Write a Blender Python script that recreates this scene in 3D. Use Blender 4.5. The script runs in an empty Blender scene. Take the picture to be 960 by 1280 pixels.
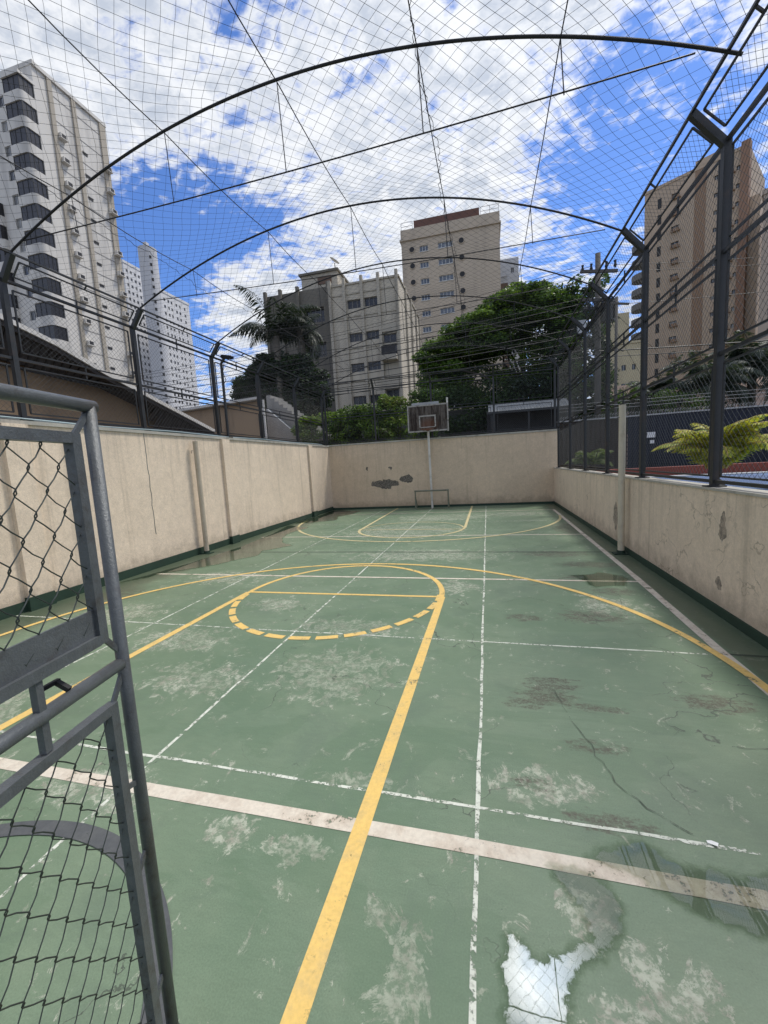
import bpy, bmesh, math, random
import numpy as np
from mathutils import Vector, Matrix

random.seed(7)
rng = np.random.default_rng(7)
SC = bpy.context.scene
COL = SC.collection
R = math.radians

# ------------------------------------------------------------------ camera
CAM = bpy.data.objects.new('camera', bpy.data.cameras.new('camera'))
COL.objects.link(CAM)
SC.camera = CAM
EYE = Vector((0, 0, 1.85))
AX = ((0.96794234, 0.24475040, -0.05643464),       # right
      (-0.02618183, -0.12514377, -0.99179310),     # down
      (-0.24980420, 0.96147609, -0.11472394))      # forward
FOC = 509.8
CAM.data.sensor_fit = 'VERTICAL'
CAM.data.sensor_height = 36
CAM.data.lens = FOC / 1280 * 36
CAM.data.clip_start = .05
CAM.data.clip_end = 3000
m = Matrix.Identity(4)
for i in range(3):
    m[i][0] = AX[0][i]; m[i][1] = -AX[1][i]; m[i][2] = -AX[2][i]; m[i][3] = EYE[i]
CAM.matrix_world = m

# ------------------------------------------------------------------ light
SUN_AZ, SUN_EL = R(48), R(60)                      # from +Y towards +X
SDIR = Vector((math.sin(SUN_AZ)*math.cos(SUN_EL), math.cos(SUN_AZ)*math.cos(SUN_EL), math.sin(SUN_EL)))
sl = bpy.data.lights.new('sun', 'SUN')
sl.energy = 2.2; sl.angle = R(11); sl.color = (1, .95, .86)
so = bpy.data.objects.new('sun', sl); COL.objects.link(so)
so.rotation_euler = (-SDIR).to_track_quat('-Z', 'Y').to_euler()
SC.view_settings.view_transform = 'Standard'
SC.view_settings.look = 'None'
SC.view_settings.exposure = 0.50
SC.view_settings.gamma = 1
SC.render.engine = 'CYCLES'
SC.cycles.max_bounces = 8
SC.cycles.transparent_max_bounces = 24


# ------------------------------------------------------------------ node helpers
class NT:
    """tiny expression builder over a node tree"""
    def __init__(s, tree):
        s.t = tree
        s.n = tree.nodes; s.l = tree.links

    def new(s, typ, **props):
        n = s.n.new(typ)
        for k, v in props.items(): setattr(n, k, v)
        return n

    def put(s, sock, v):
        if v is None: return
        if hasattr(v, 'is_output'): s.l.new(v, sock)
        else: sock.default_value = v

    def m(s, op, a, b=None, c=None, clamp=False):
        n = s.new('ShaderNodeMath', operation=op, use_clamp=clamp)
        for i, v in enumerate((a, b, c)): s.put(n.inputs[i], v)
        return n.outputs[0]

    def v(s, op, a, b=None):
        n = s.new('ShaderNodeVectorMath', operation=op)
        s.put(n.inputs[0], a); s.put(n.inputs[1], b)
        return n.outputs['Value'] if op in ('LENGTH', 'DOT_PRODUCT', 'DISTANCE') else n.outputs[0]

    def noise(s, vec, scale, detail=4, rough=.55, dist=0.0):
        n = s.new('ShaderNodeTexNoise')
        s.put(n.inputs['Vector'], vec)
        n.inputs['Scale'].default_value = scale
        n.inputs['Detail'].default_value = detail
        n.inputs['Roughness'].default_value = rough
        n.inputs['Distortion'].default_value = dist
        return n.outputs['Fac']

    def step(s, v, a, b):
        n = s.new('ShaderNodeMapRange', interpolation_type='SMOOTHSTEP')
        s.put(n.inputs['Value'], v)
        n.inputs['From Min'].default_value = a; n.inputs['From Max'].default_value = b
        return n.outputs[0]

    def mix(s, f, a, b):
        n = s.new('ShaderNodeMix', data_type='RGBA')
        s.put(n.inputs[0], f); s.put(n.inputs[6], col(a)); s.put(n.inputs[7], col(b))
        return n.outputs[2]

    def scale(s, c, f):                              # colour times value
        n = s.new('ShaderNodeMix', data_type='RGBA', blend_type='MULTIPLY')
        n.inputs[0].default_value = 1
        s.put(n.inputs[6], col(c))
        cmb = s.new('ShaderNodeCombineColor')
        for i in range(3): s.put(cmb.inputs[i], f)
        s.l.new(cmb.outputs[0], n.inputs[7])
        return n.outputs[2]

    def pos(s, obj=True):
        return s.new('ShaderNodeTexCoord').outputs['Object' if obj else 'Generated']

    def world(s):
        return s.new('ShaderNodeNewGeometry').outputs['Position']

    def stretch(s, vec, sc):
        return s.v('MULTIPLY', vec, sc)

    def blob(s, vec, c, r):                          # 1 in the middle, 0 past radius r
        d = s.v('SUBTRACT', vec, c)
        d = s.v('MULTIPLY', d, (1/r[0], 1/r[1], 1/r[2] if len(r) > 2 else 0))
        return s.step(s.v('LENGTH', d), 1.0, .25)

    def bump(s, h, strength, dist=.01):
        n = s.new('ShaderNodeBump')
        n.inputs['Strength'].default_value = strength
        n.inputs['Distance'].default_value = dist
        s.put(n.inputs['Height'], h)
        return n.outputs[0]


def col(c):
    if isinstance(c, tuple) and len(c) == 3: return (*c, 1)
    return c


def newmat(name):
    mt = bpy.data.materials.new(name); mt.use_nodes = True
    mt.node_tree.nodes.clear()
    t = NT(mt.node_tree)
    out = t.new('ShaderNodeOutputMaterial')
    return mt, t, out


def pbsdf(t, out, base, rough=.6, metal=0, normal=None, spec=.5):
    b = t.new('ShaderNodeBsdfPrincipled')
    t.put(b.inputs['Base Color'], col(base)); t.put(b.inputs['Roughness'], rough)
    t.put(b.inputs['Metallic'], metal); t.put(b.inputs['Normal'], normal)
    b.inputs['Specular IOR Level'].default_value = spec
    t.l.new(b.outputs[0], out.inputs[0])
    return b


MATS = {}
def basic(name, c, rough=.6, metal=0, var=.15, scale=3., fine=30., bump=0., dirt=None, dirtamt=.5, streak=False, spec=.4):
    """painted / rendered / metal surface with two scales of tone, optional dirt patches or rain streaks"""
    if name in MATS: return MATS[name]
    mt, t, out = newmat(name)
    p = t.world()
    n1 = t.noise(p, scale, 5, .6); n2 = t.noise(p, fine, 3, .6)
    f = t.m('MULTIPLY_ADD', t.m('SUBTRACT', n1, .5), var*2.4, 1)
    f = t.m('MULTIPLY', f, t.m('MULTIPLY_ADD', t.m('SUBTRACT', n2, .5), var*1.2, 1))
    c_ = t.scale(c, f)
    if dirt:
        q = t.stretch(p, (1.6, 1.6, .16)) if streak else p
        d = t.step(t.noise(q, scale*.9, 6, .68), .5, .72)
        c_ = t.mix(t.m('MULTIPLY', d, dirtamt), c_, dirt)
    nrm = t.bump(t.noise(p, fine*2, 4, .6), bump, .01) if bump else None
    r = t.m('MULTIPLY_ADD', t.m('SUBTRACT', n1, .5), .3, rough)
    pbsdf(t, out, c_, r, metal, nrm, spec)
    MATS[name] = mt
    return mt


def leafmat(name, c, var=.35):
    if name in MATS: return MATS[name]
    mt, t, out = newmat(name)
    p = t.world()
    f = t.m('MULTIPLY_ADD', t.m('SUBTRACT', t.noise(p, 2.2, 4, .7), .5), var*2.5, 1)
    c_ = t.scale(c, f)
    b = pbsdf(t, out, c_, .5, 0, None, .3)
    tr = t.new('ShaderNodeBsdfTranslucent'); t.put(tr.inputs[0], t.scale((c[0]*1.5, c[1]*1.5, c[2]*.7), f))
    mx = t.new('ShaderNodeMixShader'); mx.inputs[0].default_value = .28
    t.l.new(b.outputs[0], mx.inputs[1]); t.l.new(tr.outputs[0], mx.inputs[2])
    t.l.new(mx.outputs[0], out.inputs[0])
    MATS[name] = mt
    return mt


def glassmat(name, c=(.03, .035, .045), rough=.08):
    if name in MATS: return MATS[name]
    mt, t, out = newmat(name)
    p = t.world()
    f = t.m('MULTIPLY_ADD', t.noise(p, .35, 2, .5), 1.6, .3)
    pbsdf(t, out, t.scale(c, f), rough, 0, None, .6)
    MATS[name] = mt
    return mt


# ------------------------------------------------------------------ sky
W = bpy.data.worlds.new('World'); SC.world = W
W.use_nodes = True
W.node_tree.nodes.clear()
t = NT(W.node_tree)
wo = t.new('ShaderNodeOutputWorld')
sky = t.new('ShaderNodeTexSky', sky_type='NISHITA', sun_disc=False)
sky.sun_elevation = SUN_EL; sky.sun_rotation = SUN_AZ
sky.altitude = 600; sky.air_density = 1.0; sky.dust_density = .5; sky.ozone_density = 3
bgs = t.new('ShaderNodeBackground'); bgs.inputs[1].default_value = .11
t.l.new(t.mix(1.0, (0, 0, 0), t.v('MULTIPLY', sky.outputs[0], (.66, .86, 1.22))), bgs.inputs[0])
gd = t.new('ShaderNodeTexCoord').outputs['Generated']
d = t.v('NORMALIZE', gd)
sep = t.new('ShaderNodeSeparateXYZ'); t.l.new(d, sep.inputs[0])
z = sep.outputs[2]
den = t.m('ADD', t.m('MAXIMUM', z, 0.0), .12)
inv = t.m('DIVIDE', 1.0, den)
cmb = t.new('ShaderNodeCombineXYZ')
t.l.new(t.m('MULTIPLY', sep.outputs[0], inv), cmb.inputs[0])
t.l.new(t.m('MULTIPLY', sep.outputs[1], inv), cmb.inputs[1])
pl = cmb.outputs[0]
big = t.noise(pl, 1.1, 3, .5, .2)
mid = t.noise(t.stretch(pl, (1.0, 1.3, 1)), 5.5, 6, .6, .5)
fine = t.noise(t.stretch(pl, (1.0, 1.3, 1)), 17, 6, .6, .5)
cov = t.m('ADD', t.m('MULTIPLY', big, .36), t.m('ADD', t.m('MULTIPLY', mid, .50), t.m('MULTIPLY', fine, .56)))
# open blue gaps low over the left towers and over the right fence
def gap(dr, r, k):
    n = t.v('DISTANCE', d, Vector(dr).normalized())
    return t.m('MULTIPLY', t.step(n, r, r*.15), k)
holes = None
for dr, r, k in (((-.60, .69, .40), .24, .21), ((-.47, .75, .46), .16, .12), ((.21, .85, .46), .24, .09), ((.15, .82, .54), .15, .08), ((0, .736, .69), .12, .09), ((-.36, .62, .70), .12, .07),
                  ((.33, .80, .50), .2, .06)):
    g_ = gap(dr, r, k)
    holes = g_ if holes is None else t.m('ADD', holes, g_)
solid = t.m('ADD', gap((-.48, .79, .37), .13, .26), t.m('ADD', gap((-.12, .80, .56), .42, .10), t.m('ADD', gap((.075, .60, .795), .30, .22), gap((-.55, .55, .63), .30, .10))))
cov = t.m('ADD', t.m('SUBTRACT', cov, holes), solid)
mask = t.step(cov, .59, .775)
shade = t.noise(pl, 9, 6, .62, .4)
puddle_glow = t.m('POWER', t.m('MAXIMUM', t.v('DOT_PRODUCT', d, Vector((.058, .585, .809)).normalized()), 0.0), 480.0)  # bright spot added to the clouds, aimed to mirror in the near puddle
glow2 = t.m('POWER', t.m('MAXIMUM', t.v('DOT_PRODUCT', d, SDIR), 0.0), 4.0)
thick = t.m('MULTIPLY', t.step(cov, .62, .90), t.step(shade, .38, .60))
ccol = t.mix(thick, (.93, .955, 1.0), (.56, .62, .73))
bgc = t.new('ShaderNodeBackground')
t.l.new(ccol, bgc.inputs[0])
t.put(bgc.inputs[1], t.m('ADD', .70, t.m('ADD', t.m('MULTIPLY', puddle_glow, 9.5), t.m('MULTIPLY', glow2, .14))))
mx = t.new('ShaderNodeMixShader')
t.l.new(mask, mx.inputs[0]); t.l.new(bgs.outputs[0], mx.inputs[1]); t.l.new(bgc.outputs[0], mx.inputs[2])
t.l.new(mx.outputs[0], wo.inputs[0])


# ------------------------------------------------------------------ mesh helpers
class MB:
    def __init__(s):
        s.v = []; s.f = []; s.mi = []
        s.cur = 0

    def quad(s, a, b, c, d_):
        i = len(s.v); s.v += [tuple(a), tuple(b), tuple(c), tuple(d_)]; s.f.append((i, i+1, i+2, i+3)); s.mi.append(s.cur)

    def poly(s, pts):
        i = len(s.v); s.v += [tuple(p) for p in pts]; s.f.append(tuple(range(i, i+len(pts)))); s.mi.append(s.cur)

    def hexa(s, b, tp):                              # bottom 4, top 4 (same winding, ccw from above)
        i = len(s.v); s.v += [tuple(p) for p in b] + [tuple(p) for p in tp]
        for f in ((3, 2, 1, 0), (4, 5, 6, 7), (0, 1, 5, 4), (1, 2, 6, 5), (2, 3, 7, 6), (3, 0, 4, 7)):
            s.f.append(tuple(i+k for k in f)); s.mi.append(s.cur)

    def box(s, x0, x1, y0, y1, z0, z1):
        s.hexa([(x0, y0, z0), (x1, y0, z0), (x1, y1, z0), (x0, y1, z0)], [(x0, y0, z1), (x1, y0, z1), (x1, y1, z1), (x0, y1, z1)])

    def bar(s, p, q, w, h=None, up=(0, 0, 1)):       # rectangular bar p->q
        h = h or w
        p = Vector(p); q = Vector(q); d_ = (q-p).normalized(); u = Vector(up)
        if abs(d_.dot(u)) > .98: u = Vector((0, 1, 0))
        a = d_.cross(u).normalized()*(w/2); b = a.cross(d_).normalized()*(h/2)
        s.hexa([p-a-b, p+a-b, p+a+b, p-a+b], [q-a-b, q+a-b, q+a+b, q-a+b])

    def tube(s, pts, r, n=8, cap=True):
        pts = [Vector(p) for p in pts]
        rs = r if isinstance(r, (list, tuple)) else [r]*len(pts)
        i0 = len(s.v)
        prev = None
        for k, p in enumerate(pts):
            tdir = (pts[min(k+1, len(pts)-1)] - pts[max(k-1, 0)]).normalized()
            if prev is None:
                a = tdir.cross(Vector((0, 0, 1)))
                if a.length < .05: a = tdir.cross(Vector((0, 1, 0)))
            else:
                a = prev - tdir*prev.dot(tdir)
            a.normalize(); prev = a
            b = tdir.cross(a)
            for j in range(n):
                an = 2*math.pi*j/n
                s.v.append(tuple(p + (a*math.cos(an) + b*math.sin(an))*rs[k]))
        for k in range(len(pts)-1):
            for j in range(n):
                a0 = i0+k*n+j; a1 = i0+k*n+(j+1) % n
                s.f.append((a0, a1, a1+n, a0+n)); s.mi.append(s.cur)
        if cap:
            s.f.append(tuple(i0+j for j in reversed(range(n)))); s.mi.append(s.cur)
            s.f.append(tuple(i0+(len(pts)-1)*n+j for j in range(n))); s.mi.append(s.cur)

    def strip(s, pts, w):                            # flat ribbon on the ground, z in pts
        pts = [Vector(p) for p in pts]
        L = []
        for k, p in enumerate(pts):
            d_ = pts[min(k+1, len(pts)-1)] - pts[max(k-1, 0)]; d_.z = 0; d_.normalize()
            n = Vector((-d_.y, d_.x, 0))
            ww = w[k] if isinstance(w, (list, tuple)) else w
            L.append((p - n*ww/2, p + n*ww/2))
        for k in range(len(L)-1):
            s.quad(L[k][0], L[k+1][0], L[k+1][1], L[k][1])

    def mesh(s, name, mats, smooth=False):
        me = bpy.data.meshes.new(name)
        me.from_pydata(s.v, [], s.f)
        if not isinstance(mats, (list, tuple)): mats = [mats]
        for x in mats: me.materials.append(x)
        if len(mats) > 1: me.polygons.foreach_set('material_index', s.mi)
        if smooth: me.polygons.foreach_set('use_smooth', [True]*len(me.polygons))
        me.update()
        return me

    def build(s, name, mats, parent=None, smooth=False):
        o = bpy.data.objects.new(name, s.mesh(name, mats, smooth)); COL.objects.link(o)
        if parent: o.parent = parent
        return o


def tag(o, label=None, cat=None, group=None, kind=None):
    if label: o['label'] = label
    if cat: o['category'] = cat
    if group: o['group'] = group
    if kind: o['kind'] = kind
    return o


def thing(name, label, cat, loc=(0, 0, 0), rz=0, group=None):
    o = bpy.data.objects.new(name, None); COL.objects.link(o)
    o.location = loc; o.rotation_euler = (0, 0, rz); o.empty_display_size = .2
    return tag(o, label, cat, group)


def place(name, me, parent, loc=(0, 0, 0), rz=0):
    o = bpy.data.objects.new(name, me); COL.objects.link(o)
    o.parent = parent; o.location = loc; o.rotation_euler = (0, 0, rz)
    return o


def structure(o): return tag(o, kind='structure')


# ------------------------------------------------------------------ materials
M_fence = basic('fence_grey_paint', (.038, .040, .042), .45, .3, .3, 6, 60, .1, (.09, .06, .045), .35)
M_wire = basic('galvanised_wire', (.075, .08, .082), .5, .6, .2)
M_cable = basic('dark_cable', (.012, .012, .014), .6)
M_gate = basic('gate_grey_paint', (.105, .115, .122), .42, .2, .3, 14, 90, .25, (.055, .042, .034), .65)
M_gatewire = basic('gate_wire', (.06, .07, .066), .45, .5, .3, 20)
M_net = basic('net_cord', (.05, .053, .065), .8)
M_white = basic('white_metal_paint', (.62, .6, .55), .5, 0, .15, 5, 40, .1, (.3, .25, .18), .5)
M_concrete = basic('concrete', (.26, .25, .235), .85, 0, .3, 1.5, 25, .25, (.12, .115, .11), .6, True)
M_conc_light = basic('pale_concrete', (.36, .37, .38), .85, 0, .25, 1.5, 25, .2, (.2, .2, .2), .4)
M_trunk = basic('bark', (.10, .085, .07), .9, 0, .4, 4, 30, .5)
M_palmtrunk = basic('palm_bark', (.13, .115, .095), .9, 0, .4, 6, 30, .5)
M_pane = glassmat('window_glass')
M_dark = basic('dark_opening', (.018, .018, .02), .6)
M_alu = basic('aluminium_frame', (.38, .39, .40), .45, .3, .1)


def floor_material():
    mt, t, out = newmat('green_court_paint')
    p = t.world()
    lo = t.noise(p, .45, 4, .6); md = t.noise(p, 2.3, 6, .65); fi = t.noise(p, 28, 5, .7); gr = t.noise(p, 140, 3, .6)
    base = t.mix(t.step(lo, .3, .7), (.112, .174, .106), (.158, .217, .139))
    base = t.mix(t.m('MULTIPLY', t.step(md, .45, .75), .55), base, (.180, .235, .150))
    base = t.scale(base, t.m('MULTIPLY_ADD', t.m('SUBTRACT', gr, .5), .6, 1))
    base = t.scale(base, t.m('MULTIPLY_ADD', t.m('SUBTRACT', t.noise(t.stretch(p, (1, 3.5, 1)), 9, 7, .7, .5), .5), .38, 1))
    # pock marks and grit
    pock = t.m('MULTIPLY', t.step(t.noise(p, 85, 4, .7), .635, .69), t.step(t.noise(p, 2.0, 5, .65), .44, .60))
    base = t.mix(t.m('MULTIPLY', pock, .7), base, (.04, .065, .045))
    grit = t.m('MULTIPLY', t.step(t.noise(p, 120, 3, .6), .67, .71), t.step(t.noise(p, 1.1, 4), .38, .58))
    base = t.mix(t.m('MULTIPLY', grit, .6), base, (.30, .33, .26))
    # worn pale patches: everywhere a little, in known areas a lot
    area = None
    for c, r in (((-2.6, 3.0, 0), (.75, .45)), ((-3.4, 3.75, 0), (.9, .5)), ((-2.9, 4.95, 0), (.6, .35)), ((-1.4, 3.3, 0), (.9, .7)), ((-1.6, 4.3, 0), (1, .4)),
                 ((-1.34, 1.64, 0), (.28, .16)), ((-1.0, 1.62, 0), (.3, .12)), ((-.34, 1.25, 0), (.17, .24)), ((-.5, 1.42, 0), (.2, .1)), ((-.75, 2.1, 0), (.35, .12)), ((.6, 1.42, 0), (.22, .2)),
                 ((.22, 2.25, 0), (.4, .22)), ((.4, 1.25, 0), (.22, .14)), ((-4.6, 6.2, 0), (1.2, .6)), ((-1.2, 8.0, 0), (2.4, .8)), ((-2.3, 11, 0), (2.6, 1.6)), ((-1.6, 13.5, 0), (2.5, 1.2)),
                 ((.8, 14, 0), (1.5, .8)), ((1.4, 5.3, 0), (.6, .5)), ((-5.0, 4.4, 0), (.9, .6)), ((-4.2, 2.2, 0), (.8, .6)), ((-.5, 5.9, 0), (.5, .5)), ((.35, 1.6, 0), (.2, .2)), ((-2.35, 1.75, 0), (.7, .25))):
        b = t.blob(p, c, r)
        area = b if area is None else t.m('MAXIMUM', area, b)
    wn = t.noise(t.stretch(p, (1, .85, 1)), 6.5, 12, .76, .8)
    wv = t.m('ADD', wn, t.m('MULTIPLY_ADD', area, .155, -.066))
    inner_ = t.step(wv, .532, .57)
    edge = t.m('MULTIPLY', t.step(wv, .515, .535), t.step(wv, .575, .545))
    wear = t.m('MAXIMUM', t.m('MULTIPLY', inner_, t.m('MULTIPLY_ADD', t.step(t.m('ADD', t.m('MULTIPLY', fi, .5), t.m('MULTIPLY', t.noise(p, 15, 8, .8), .5)), .46, .54), .66, .12)), t.m('MULTIPLY', edge, t.step(t.noise(p, 19, 6, .75), .47, .60)))
    wcol = t.mix(t.step(t.noise(p, 8, 6, .75), .42, .62), (.50, .51, .41), (.30, .275, .225))
    base = t.mix(t.m('MULTIPLY', wear, .9), base, wcol)
    # tiny chips and scuffs all over
    chip = t.m('MULTIPLY', t.step(t.noise(p, 34, 8, .78), .66, .70), t.step(t.noise(p, 1.7, 3), .40, .60))
    base = t.mix(t.m('MULTIPLY', chip, .8), base, (.38, .38, .31))
    scr = t.m('MULTIPLY', t.step(t.noise(t.stretch(p, (3, 26, 1)), 2.2, 7, .7, .4), .66, .72), t.step(t.noise(p, 1.3, 3), .48, .60))
    base = t.mix(t.m('MULTIPLY', scr, .6), base, (.33, .36, .28))
    sc2 = t.m('MULTIPLY', t.step(t.noise(t.stretch(p, (24, 2.6, 1)), 2.0, 7, .72, .6), .655, .71), t.step(t.noise(p, 1.0, 3), .47, .58))
    base = t.mix(t.m('MULTIPLY', sc2, .5), base, (.30, .32, .26))
    old = t.step(t.noise(t.stretch(p, (.6, 1, 1)), .9, 8, .6, 1.2), .50, .53)
    base = t.mix(t.m('MULTIPLY', old, .30), base, (.088, .150, .082))
    # darker rubbed film around wear
    film = t.m('MULTIPLY', t.step(t.noise(p, 1.4, 6, .7, .6), .52, .66), .35)
    base = t.mix(film, base, (.10, .14, .10))
    # dirt stains
    dst = None
    for c, r in (((.38, 3.18, 0), (.42, .24)), ((.46, 3.36, 0), (.42, .2)), ((.24, 3.05, 0), (.3, .14)), ((.7, 3.06, 0), (.4, .1)), ((.6, 2.63, 0), (.32, .11)), ((1.55, 3.25, 0), (.5, .22)), ((1.6, 5.85, 0), (.5, .3)), ((1.1, 4.9, 0), (.7, .35)),
                 ((1.2, 8.1, 0), (1.2, .5)), ((1.6, 7.3, 0), (1, .4)), ((1.5, 6.5, 0), (.9, .3)), ((1.9, 11, 0), (.7, 1.8)), ((.35, 4.8, 0), (.4, .2)), ((.2, 2.25, 0), (.2, .1)), ((.55, 2.05, 0), (.4, .12)),
                 ((-2.25, 16.2, 0), (1.6, .5)), ((1.4, 1.5, 0), (.5, .3)), ((-5.9, 5.0, 0), (.8, .9))):
        b = t.blob(p, c, r)
        dst = b if dst is None else t.m('MAXIMUM', dst, b)
    dn = t.noise(t.stretch(p, (.8, 1.7, 1)), 9, 9, .78)
    dirt = t.m('MULTIPLY', t.step(t.m('ADD', dn, t.m('MULTIPLY_ADD', dst, .27, -.19)), .46, .63), .9)
    dirt = t.m('MULTIPLY', dirt, t.step(t.noise(p, 48, 6, .8), .36, .56))
    base = t.mix(dirt, base, (.070, .054, .038))
    # wet strip by the left wall, darker smoother strip outside the right line
    sp = t.new('ShaderNodeSeparateXYZ'); t.l.new(p, sp.inputs[0])
    wob = t.m('MULTIPLY', t.m('SUBTRACT', md, .5), .9)
    dl = t.step(t.m('ADD', sp.outputs[0], wob), -5.5, -6.2)
    dr = t.step(t.m('ADD', sp.outputs[0], t.m('MULTIPLY', wob, .12)), 2.02, 2.12)
    wall_strip = t.m('MAXIMUM', t.m('MULTIPLY', dl, .75), t.m('MULTIPLY', dr, .62))
    base = t.mix(wall_strip, base, (.062, .075, .048))
    # hairline cracks
    wp = t.v('ADD', p, t.v('MULTIPLY', t.new('ShaderNodeTexNoise').outputs['Color'], (0, 0, 0)))
    nz = t.new('ShaderNodeTexNoise'); nz.inputs['Scale'].default_value = 3; nz.inputs['Detail'].default_value = 6; t.l.new(p, nz.inputs['Vector'])
    wp = t.v('ADD', p, t.v('MULTIPLY', t.v('SUBTRACT', nz.outputs['Color'], (.5, .5, .5)), (.7, .7, 0)))
    vc = t.new('ShaderNodeTexVoronoi', feature='DISTANCE_TO_EDGE'); t.l.new(wp, vc.inputs['Vector']); vc.inputs['Scale'].default_value = .8
    crack = t.m('MULTIPLY', t.step(vc.outputs['Distance'], .004, .001), t.step(t.noise(p, .9, 2), .47, .56))
    base = t.mix(t.m('MULTIPLY', crack, .75), base, (.05, .06, .045))
    rough = t.m('SUBTRACT', t.m('MULTIPLY_ADD', md, .3, .36), t.m('MULTIPLY', wall_strip, .22))
    h = t.m('ADD', t.m('MULTIPLY', fi, .5), t.m('SUBTRACT', t.m('MULTIPLY', gr, .25), t.m('ADD', crack, t.m('MULTIPLY', wear, .4))))
    pbsdf(t, out, base, rough, 0, t.bump(h, .35, .004), .5)
    return mt


def line_material(name, c, dark, wearlvl=.5, sc=7.):
    """road paint with chips that let the floor below show through"""
    mt, t, out = newmat(name)
    p = t.world()
    n = t.noise(p, sc, 9, .72, .3); f = t.noise(p, 45, 5, .7); lo = t.noise(p, 1.2, 3)
    cc = t.mix(t.step(n, .4, .7), c, dark)
    cc = t.scale(cc, t.m('MULTIPLY_ADD', t.m('SUBTRACT', f, .5), .5, 1))
    scf = t.m('MULTIPLY', t.step(t.noise(p, 30, 8, .78, .5), .56, .64), t.step(t.noise(p, 2.6, 4), .42, .62))
    cc = t.mix(t.m('MULTIPLY', scf, .55), cc, (dark[0]*.42, dark[1]*.42, dark[2]*.45))
    b = pbsdf(t, out, cc, .6, 0, t.bump(f, .2, .003), .4)
    gone = t.step(t.m('ADD', t.m('MULTIPLY', n, .55), t.m('ADD', t.m('MULTIPLY', f, .3), t.m('MULTIPLY', lo, .25))), wearlvl+.03, wearlvl+.09)
    tr = t.new('ShaderNodeBsdfTransparent'); mx = t.new('ShaderNodeMixShader')
    t.l.new(gone, mx.inputs[0]); t.l.new(b.outputs[0], mx.inputs[1]); t.l.new(tr.outputs[0], mx.inputs[2])
    t.l.new(mx.outputs[0], out.inputs[0])
    return mt


def water_material():
    mt, t, out = newmat('shallow_rain_water')
    p = t.world()
    at = t.new('ShaderNodeAttribute', attribute_name='depth').outputs['Fac']
    dp = t.m('ADD', at, t.m('MULTIPLY', t.m('SUBTRACT', t.noise(p, 13, 9, .72, .4), .5), .14))
    m_ = t.step(dp, .004, .018)
    wet = t.step(dp, -.03, .012)
    fr = t.new('ShaderNodeFresnel'); fr.inputs['IOR'].default_value = 1.33
    gl = t.new('ShaderNodeBsdfGlossy'); gl.inputs['Roughness'].default_value = .015
    t.put(gl.inputs['Normal'], t.bump(t.noise(p, 5, 3, .5), .03, .01))
    tr = t.new('ShaderNodeBsdfTransparent'); t.put(tr.inputs[0], t.mix(wet, (1, 1, 1), (.76, .79, .75)))
    mx = t.new('ShaderNodeMixShader')
    t.l.new(t.m('MULTIPLY', t.m('MULTIPLY_ADD', fr.outputs[0], 1.2, .075, clamp=True), m_), mx.inputs[0]); t.l.new(tr.outputs[0], mx.inputs[1]); t.l.new(gl.outputs[0], mx.inputs[2])
    t.l.new(mx.outputs[0], out.inputs[0])
    return mt


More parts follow.
